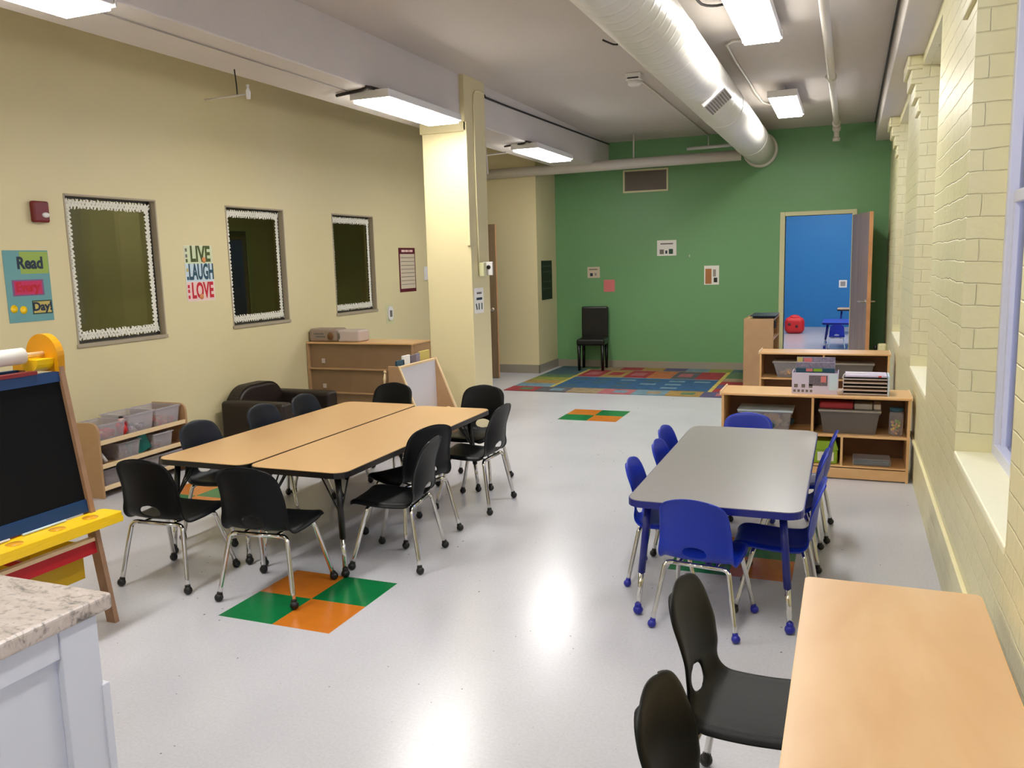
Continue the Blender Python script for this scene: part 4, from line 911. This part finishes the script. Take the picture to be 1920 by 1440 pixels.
t = thing('end_bookcase', 'tall narrow light wood unit with its side to the room, near the doorway', 'cabinet', (-.975, 10.25, 0))
obj('side_panel', MB().box(-.17, .17, 0, .018, 0, .85, bev=.003), M['tan'], t); obj('side_panel', MB().box(-.17, .17, .88, .898, 0, .85), M['tan'], t)
obj('back_panel', MB().box(-.17, -.16, .018, .88, .02, .85), M['tan'], t)
for z in (.05, .32, .6, .835): obj('shelf', MB().box(-.16, .165, .018, .88, z-.008, z+.008), M['maple'], t)
tag(obj('tray_pile', MB().box(-1.06, -.80, 10.4, 10.9, .851, .87, bev=.006).box(-1.09, -.79, 10.36, 10.92, .872, .88, bev=.003), [M['ink']]), 'dark tray lying on top of the tall narrow unit', 'tray')
tag(obj('black_clip', MB().box(-.802, -.78, 10.24, 10.30, .74, .83, bev=.005), M['blackmetal']), 'small dark pouch on the edge of the tall narrow unit', 'pouch')

# ------------------------------------------------------------------ the two low shelf units on the right
def shelf_unit(name, label, x0, x1, yf, depth, H, base, rows, dividers, group):
    t = thing(name, label, 'shelf', (x0, yf, 0), 0, group); w = x1-x0; k = .018
    obj('side_panel', MB().box(0, k, 0, depth, 0, H-.016, bev=.002), M['maple'], t); obj('side_panel', MB().box(w-k, w, 0, depth, 0, H-.016, bev=.002), M['maple'], t)
    obj('top_board', MB().box(-.004, w+.004, -.006, depth+.004, H-.018, H, bev=.005), M['maple'], t)
    obj('back_panel', MB().box(k, w-k, depth-.012, depth-.004, base, H-.018), M['brown_shelf_shade'], t)
    obj('plinth', MB().box(k, w-k, .004, .022, .01, base), M['maple'], t)
    for (a, b, z) in rows: obj('shelf', MB().box(a if a else k, b if b < w else w-k, .004, depth-.014, z-.008, z+.008, bev=.002), M['maple'], t)
    for (x, z0, z1) in dividers: obj('divider', MB().box(x-.008, x+.008, .006, depth-.014, z0, z1), M['maple'], t)
    obj('end_cap', MB().box(-.014, -.002, -.004, depth, H-.02, H+.012, bev=.004).box(w+.002, w+.010, -.004, depth, H-.02, H+.006, bev=.003), M['easelpale'], t)
    return t
G4 = 'low maple shelf units along the brick wall'
x0, x1, yf = -.85, .42, 6.25
shelf_unit('shelf_unit', 'low maple shelf with white box and paper trays on top, behind the grey table', x0, x1, yf, .37, .60, .09, [(0, 2, .09), (0, 2, .313)], [(.635, .321, .582), (.635+.20, .098, .305)], G4)
shelf_unit('shelf_unit', 'low maple shelf holding lidded bins, the farther one near the doorway', -.835, .395, 8.95, .36, .60, .09, [(0, 2, .09), (0, 2, .33)], [(.62, .338, .582)], G4)
zs = .3215
b = clear_bin('lidded_bin', 'clear lidded bin of wooden blocks in the left bay of the near maple shelf', 'bin', (-.545, 6.42, zs), 0, .37, .25, .135, M['clear'], M['clearlid'], .9)
toy_pile(-.50, 6.40, zs+.004, .13, .08, 14, [M['blockwood'], M['tealink'], M['blockwood'], M['ochre']], 'wooden and coloured blocks inside the lidded bin of the near shelf', 11, .03)
clear_bin('lidded_bin', 'large grey lidded bin in the right bay of the near maple shelf', 'bin', (.03, 6.43, zs), 0, .39, .27, .155, M['greybin'], M['greylid'], .88)
tag(obj('red_fabric', MB().box(-.17, .055, 6.31, 6.5, .497, .545, bev=.014, seg=3), M['redc']), 'red folded pack lying on the grey bin', 'fabric')
tag(obj('grey_fabric', MB().box(.060, .18, 6.31, 6.5, .497, .54, bev=.010, seg=3), M['greylid']), 'pale grey folded pack lying on the grey bin beside the red one', 'fabric')
tag(obj('white_pack', MB().box(.185, .235, 6.33, 6.5, .497, .535, bev=.008), M['pack']), 'narrow beige pack on the right edge of the grey bin', 'pack')
t = thing('toy_jar', 'clear jar of yellow and blue toys at the right of the near maple shelf', 'jar', (.335, 6.34, zs))
obj('glass', MB().lathe([(.0, .001), (.042, .003), (.046, .02), (.046, .15), (.040, .17), (.0, .171)], (0, 0, 0), 20), M['clear'], t)
obj('lid', MB().lathe([(0, .172), (.045, .172), (.045, .195), (0, .197)], (0, 0, 0), 20), M['tealink'], t, 'blue lid')
rnd = random.Random(3); mb = MB()
for i in range(24): a = rnd.random()*6.28; q = rnd.random()*.028; mb.ball((q*math.cos(a), q*math.sin(a), .012+rnd.random()*.09), .010, seg=6, mi=rnd.randrange(3))
obj('contents', mb, [M['yellow'], M['lime'], M['toyorange']], t)
t = thing('green_box', 'lime green box with white label in the lower bay of the near maple shelf', 'box', (-.115, 6.40, .0985))
obj('box_body', MB().box(-.085, .075, -.10, .10, 0, .10, bev=.008), M['lime'], t); obj('gable_lid', MB().prism([(-.09, .101), (.08, .101), (.06, .165), (-.07, .165)], 'y', -.102, .102), M['lime'], t)
obj('label_plate', MB().box(-.06, .05, -.104, -.1005, .02, .085), M['paper'], t); obj('label_picture', MB().box(-.03, .03, -.106, -.1042, .025, .06), M['dkgreen'], t)
t = thing('clear_pack', 'flat clear plastic pack lying on the bottom of the near maple shelf', 'pack', (.19, 6.38, .0985))
obj('plastic_wrap', MB().box(-.13, .12, -.09, .09, 0, .05, bev=.012), M['clear'], t); obj('contents', MB().box(-.12, .11, -.08, .08, .004, .034, bev=.004), M['tealink'], t)
# on top of the near unit
t = thing('photo_box', 'white cardboard box printed with photos on the near maple shelf', 'box', (-.206, 6.42, .6005))
mb = MB(); w, dd, h = .156, .11, .152
mb.box(-w, w, -dd, -dd+.004, 0, h).box(-w, w, dd-.004, dd, 0, h-.01).box(-w, -w+.004, -dd+.004, dd-.004, 0, h).box(w-.004, w, -dd+.004, dd-.004, 0, h).box(-w+.004, w-.004, -dd+.004, dd-.004, 0, .004)
obj('box_body', mb, M['lavender'], t)
obj('front_photo', MB().box(-.04, .085, -dd-.001, -dd+.0005, .06, .135), M['greyprint'], t)
obj('red_photo', MB().box(.04, .075, -dd-.0018, -dd-.0008, .085, .13), M['pink'], t)
mb = MB()
for k in range(3): mb.box(-.14+k*.05, -.115+k*.05, -dd-.001, -dd+.0005, .045, .07)
for k in range(5): mb.box(-.145+k*.028, -.128+k*.028, -dd-.001, -dd+.0005, .012, .03)
obj('small_pictures', mb, M['greyink'], t); obj('mint_panel', MB().box(.095, .15, -dd-.001, -dd+.0005, .03, .145), M['pblue'], t)
for k, (yy, hh, mt, lb_) in enumerate(((6.37, .18, 'tealink', 'colourful folder sticking out of the photo box, front one'), (6.43, .215, 'mags', 'grey patterned folder sticking out of the photo box, middle one'), (6.49, .245, 'mags', 'tallest pale folder sticking out at the back of the photo box'))):
    o = obj('folder', MB().box(-.34+.0, -.075, yy, yy+.012, .606, .60+hh, bev=.002), M[mt]); tag(o, lb_, 'folder')
    if k == 2: obj('pink_picture', MB().box(-.29, -.235, yy-.001, yy, .78, .838), M['pink'], o); obj('yellow_corner', MB().box(-.338, -.30, yy-.001, yy, .77, .842), M['ochre'], o)
    if k == 0: obj('lime_patch', MB().box(-.22, -.16, yy-.001, yy, .755, .776), M['lime'], o); obj('pink_patch', MB().box(-.27, -.225, yy-.001, yy, .755, .776), M['pink'], o)
t = thing('paper_tray_stack', 'stack of wire paper trays with dark sheets on the near maple shelf', 'paper tray', (.125, 6.42, .6005))
for k in range(5):
    z = .005+k*.026
    tr = obj('wire_tray', MB().box(-.145, .145, -.105, -.100, z, z+.008).box(-.145, -.14, -.1, .1, z, z+.008).box(.14, .145, -.1, .1, z, z+.008).box(-.14, .14, .095, .1, z, z+.008), M['pack'], t)
    obj('sheets', MB().box(-.138, .138, -.099, .094, z-.003, z+.014), M['brown_shelf_shade'] if k % 2 else M['blackmetal'], tr)
obj('top_papers', MB().box(-.13, .14, -.108, .09, .130, .142), M['lavender'], t, 'lavender patterned papers'); obj('red_mark', MB().box(.085, .105, -.1095, -.108, .131, .141), M['toyred'], t)
obj('wire_handle', MB().tube([(-.15, -.10, .12), (-.135, -.10, .15), (-.10, -.10, .157), (.11, -.10, .157), (.12, -.10, .13)], .003, 6), M['white'], t)
obj('end_plate', MB().box(.146, .158, -.108, .10, 0, .14, bev=.002), M['pblue'], t)
tag(obj('small_cup', MB().lathe([(.010, 0), (.018, .003), (.024, .034), (.022, .036)], (-.037, 6.32, .6005), 12), M['pack']), 'little beige cup between the photo box and the paper trays', 'cup')
# far unit contents
clear_bin('lidded_bin', 'clear bin of orange blocks in the left bay of the far maple shelf', 'bin', (-.50, 9.12, .3385), 0, .40, .26, .15, M['clear'], M['greylid'], .80)
toy_pile(-.53, 9.06, .345, .10, .06, 22, [M['toyorange'], M['blockwood']], 'orange blocks inside the clear bin of the far shelf', 12, .022)
clear_bin('lidded_bin', 'brown-grey lidded bin in the right bay of the far maple shelf', 'bin', (.06, 9.12, .3385), 0, .38, .26, .14, M['greybin'], M['greylid'], .88)
t = thing('air_freshener', 'white plug and black device on the wall corner by the taupe door', 'outlet', (.43, 11.2, .42))
obj('plug_body', MB().box(-.08, .02, -.05, .05, -.12, .06, bev=.02), M['plaster'], t); obj('black_puck', MB().ball((-.10, .06, .0), .035, (.7, 1, 1.2)), M['blackmetal'], t)

# ------------------------------------------------------------------ the blue room
t = thing('red_pouf', 'red rounded toy with dark eye spots on the floor of the blue room', 'toy', (-1.0, 17.9, 0))
obj('body', MB().box(-.19, .19, -.13, .13, 0, .33, bev=.1, seg=5), M['toyred'], t); obj('crest', MB().ball((0, 0, .32), .11, (1, .8, .5)), M['toyred'], t)
obj('dark_spots', MB().ball((-.09, -.125, .19), .035, (1, .4, 1)).ball((.05, -.125, .15), .035, (1, .4, 1)), M['maroon'], t)
table('blue_table', 'blue-topped table in the blue room', -.40, .5, 14.95, 15.9, .44, M['blue'], M['bluemetal'], M['bluemetal'], M['ballblue'], braces=False)
table('tan_table', 'tan-topped table at the back of the blue room', -.20, .9, 17.6, 18.2, .50, M['laminate'], M['blackedge'], M['bluemetal'], M['ballblack'], braces=False)
bl = place(lb, -.16, 14.78, 0, 'blue stack chair tucked at the blue table in the next room', None, (.64, .64, .64))
f = on_back(-.12, .93, 19.5); t = panel('wall_notice', 'small white sheet on the blue wall', 'notice', f, .16, .16, M['paper']); decal(t, 'print_ring', f, -.05, .05, -.05, .05, M['greylid'])
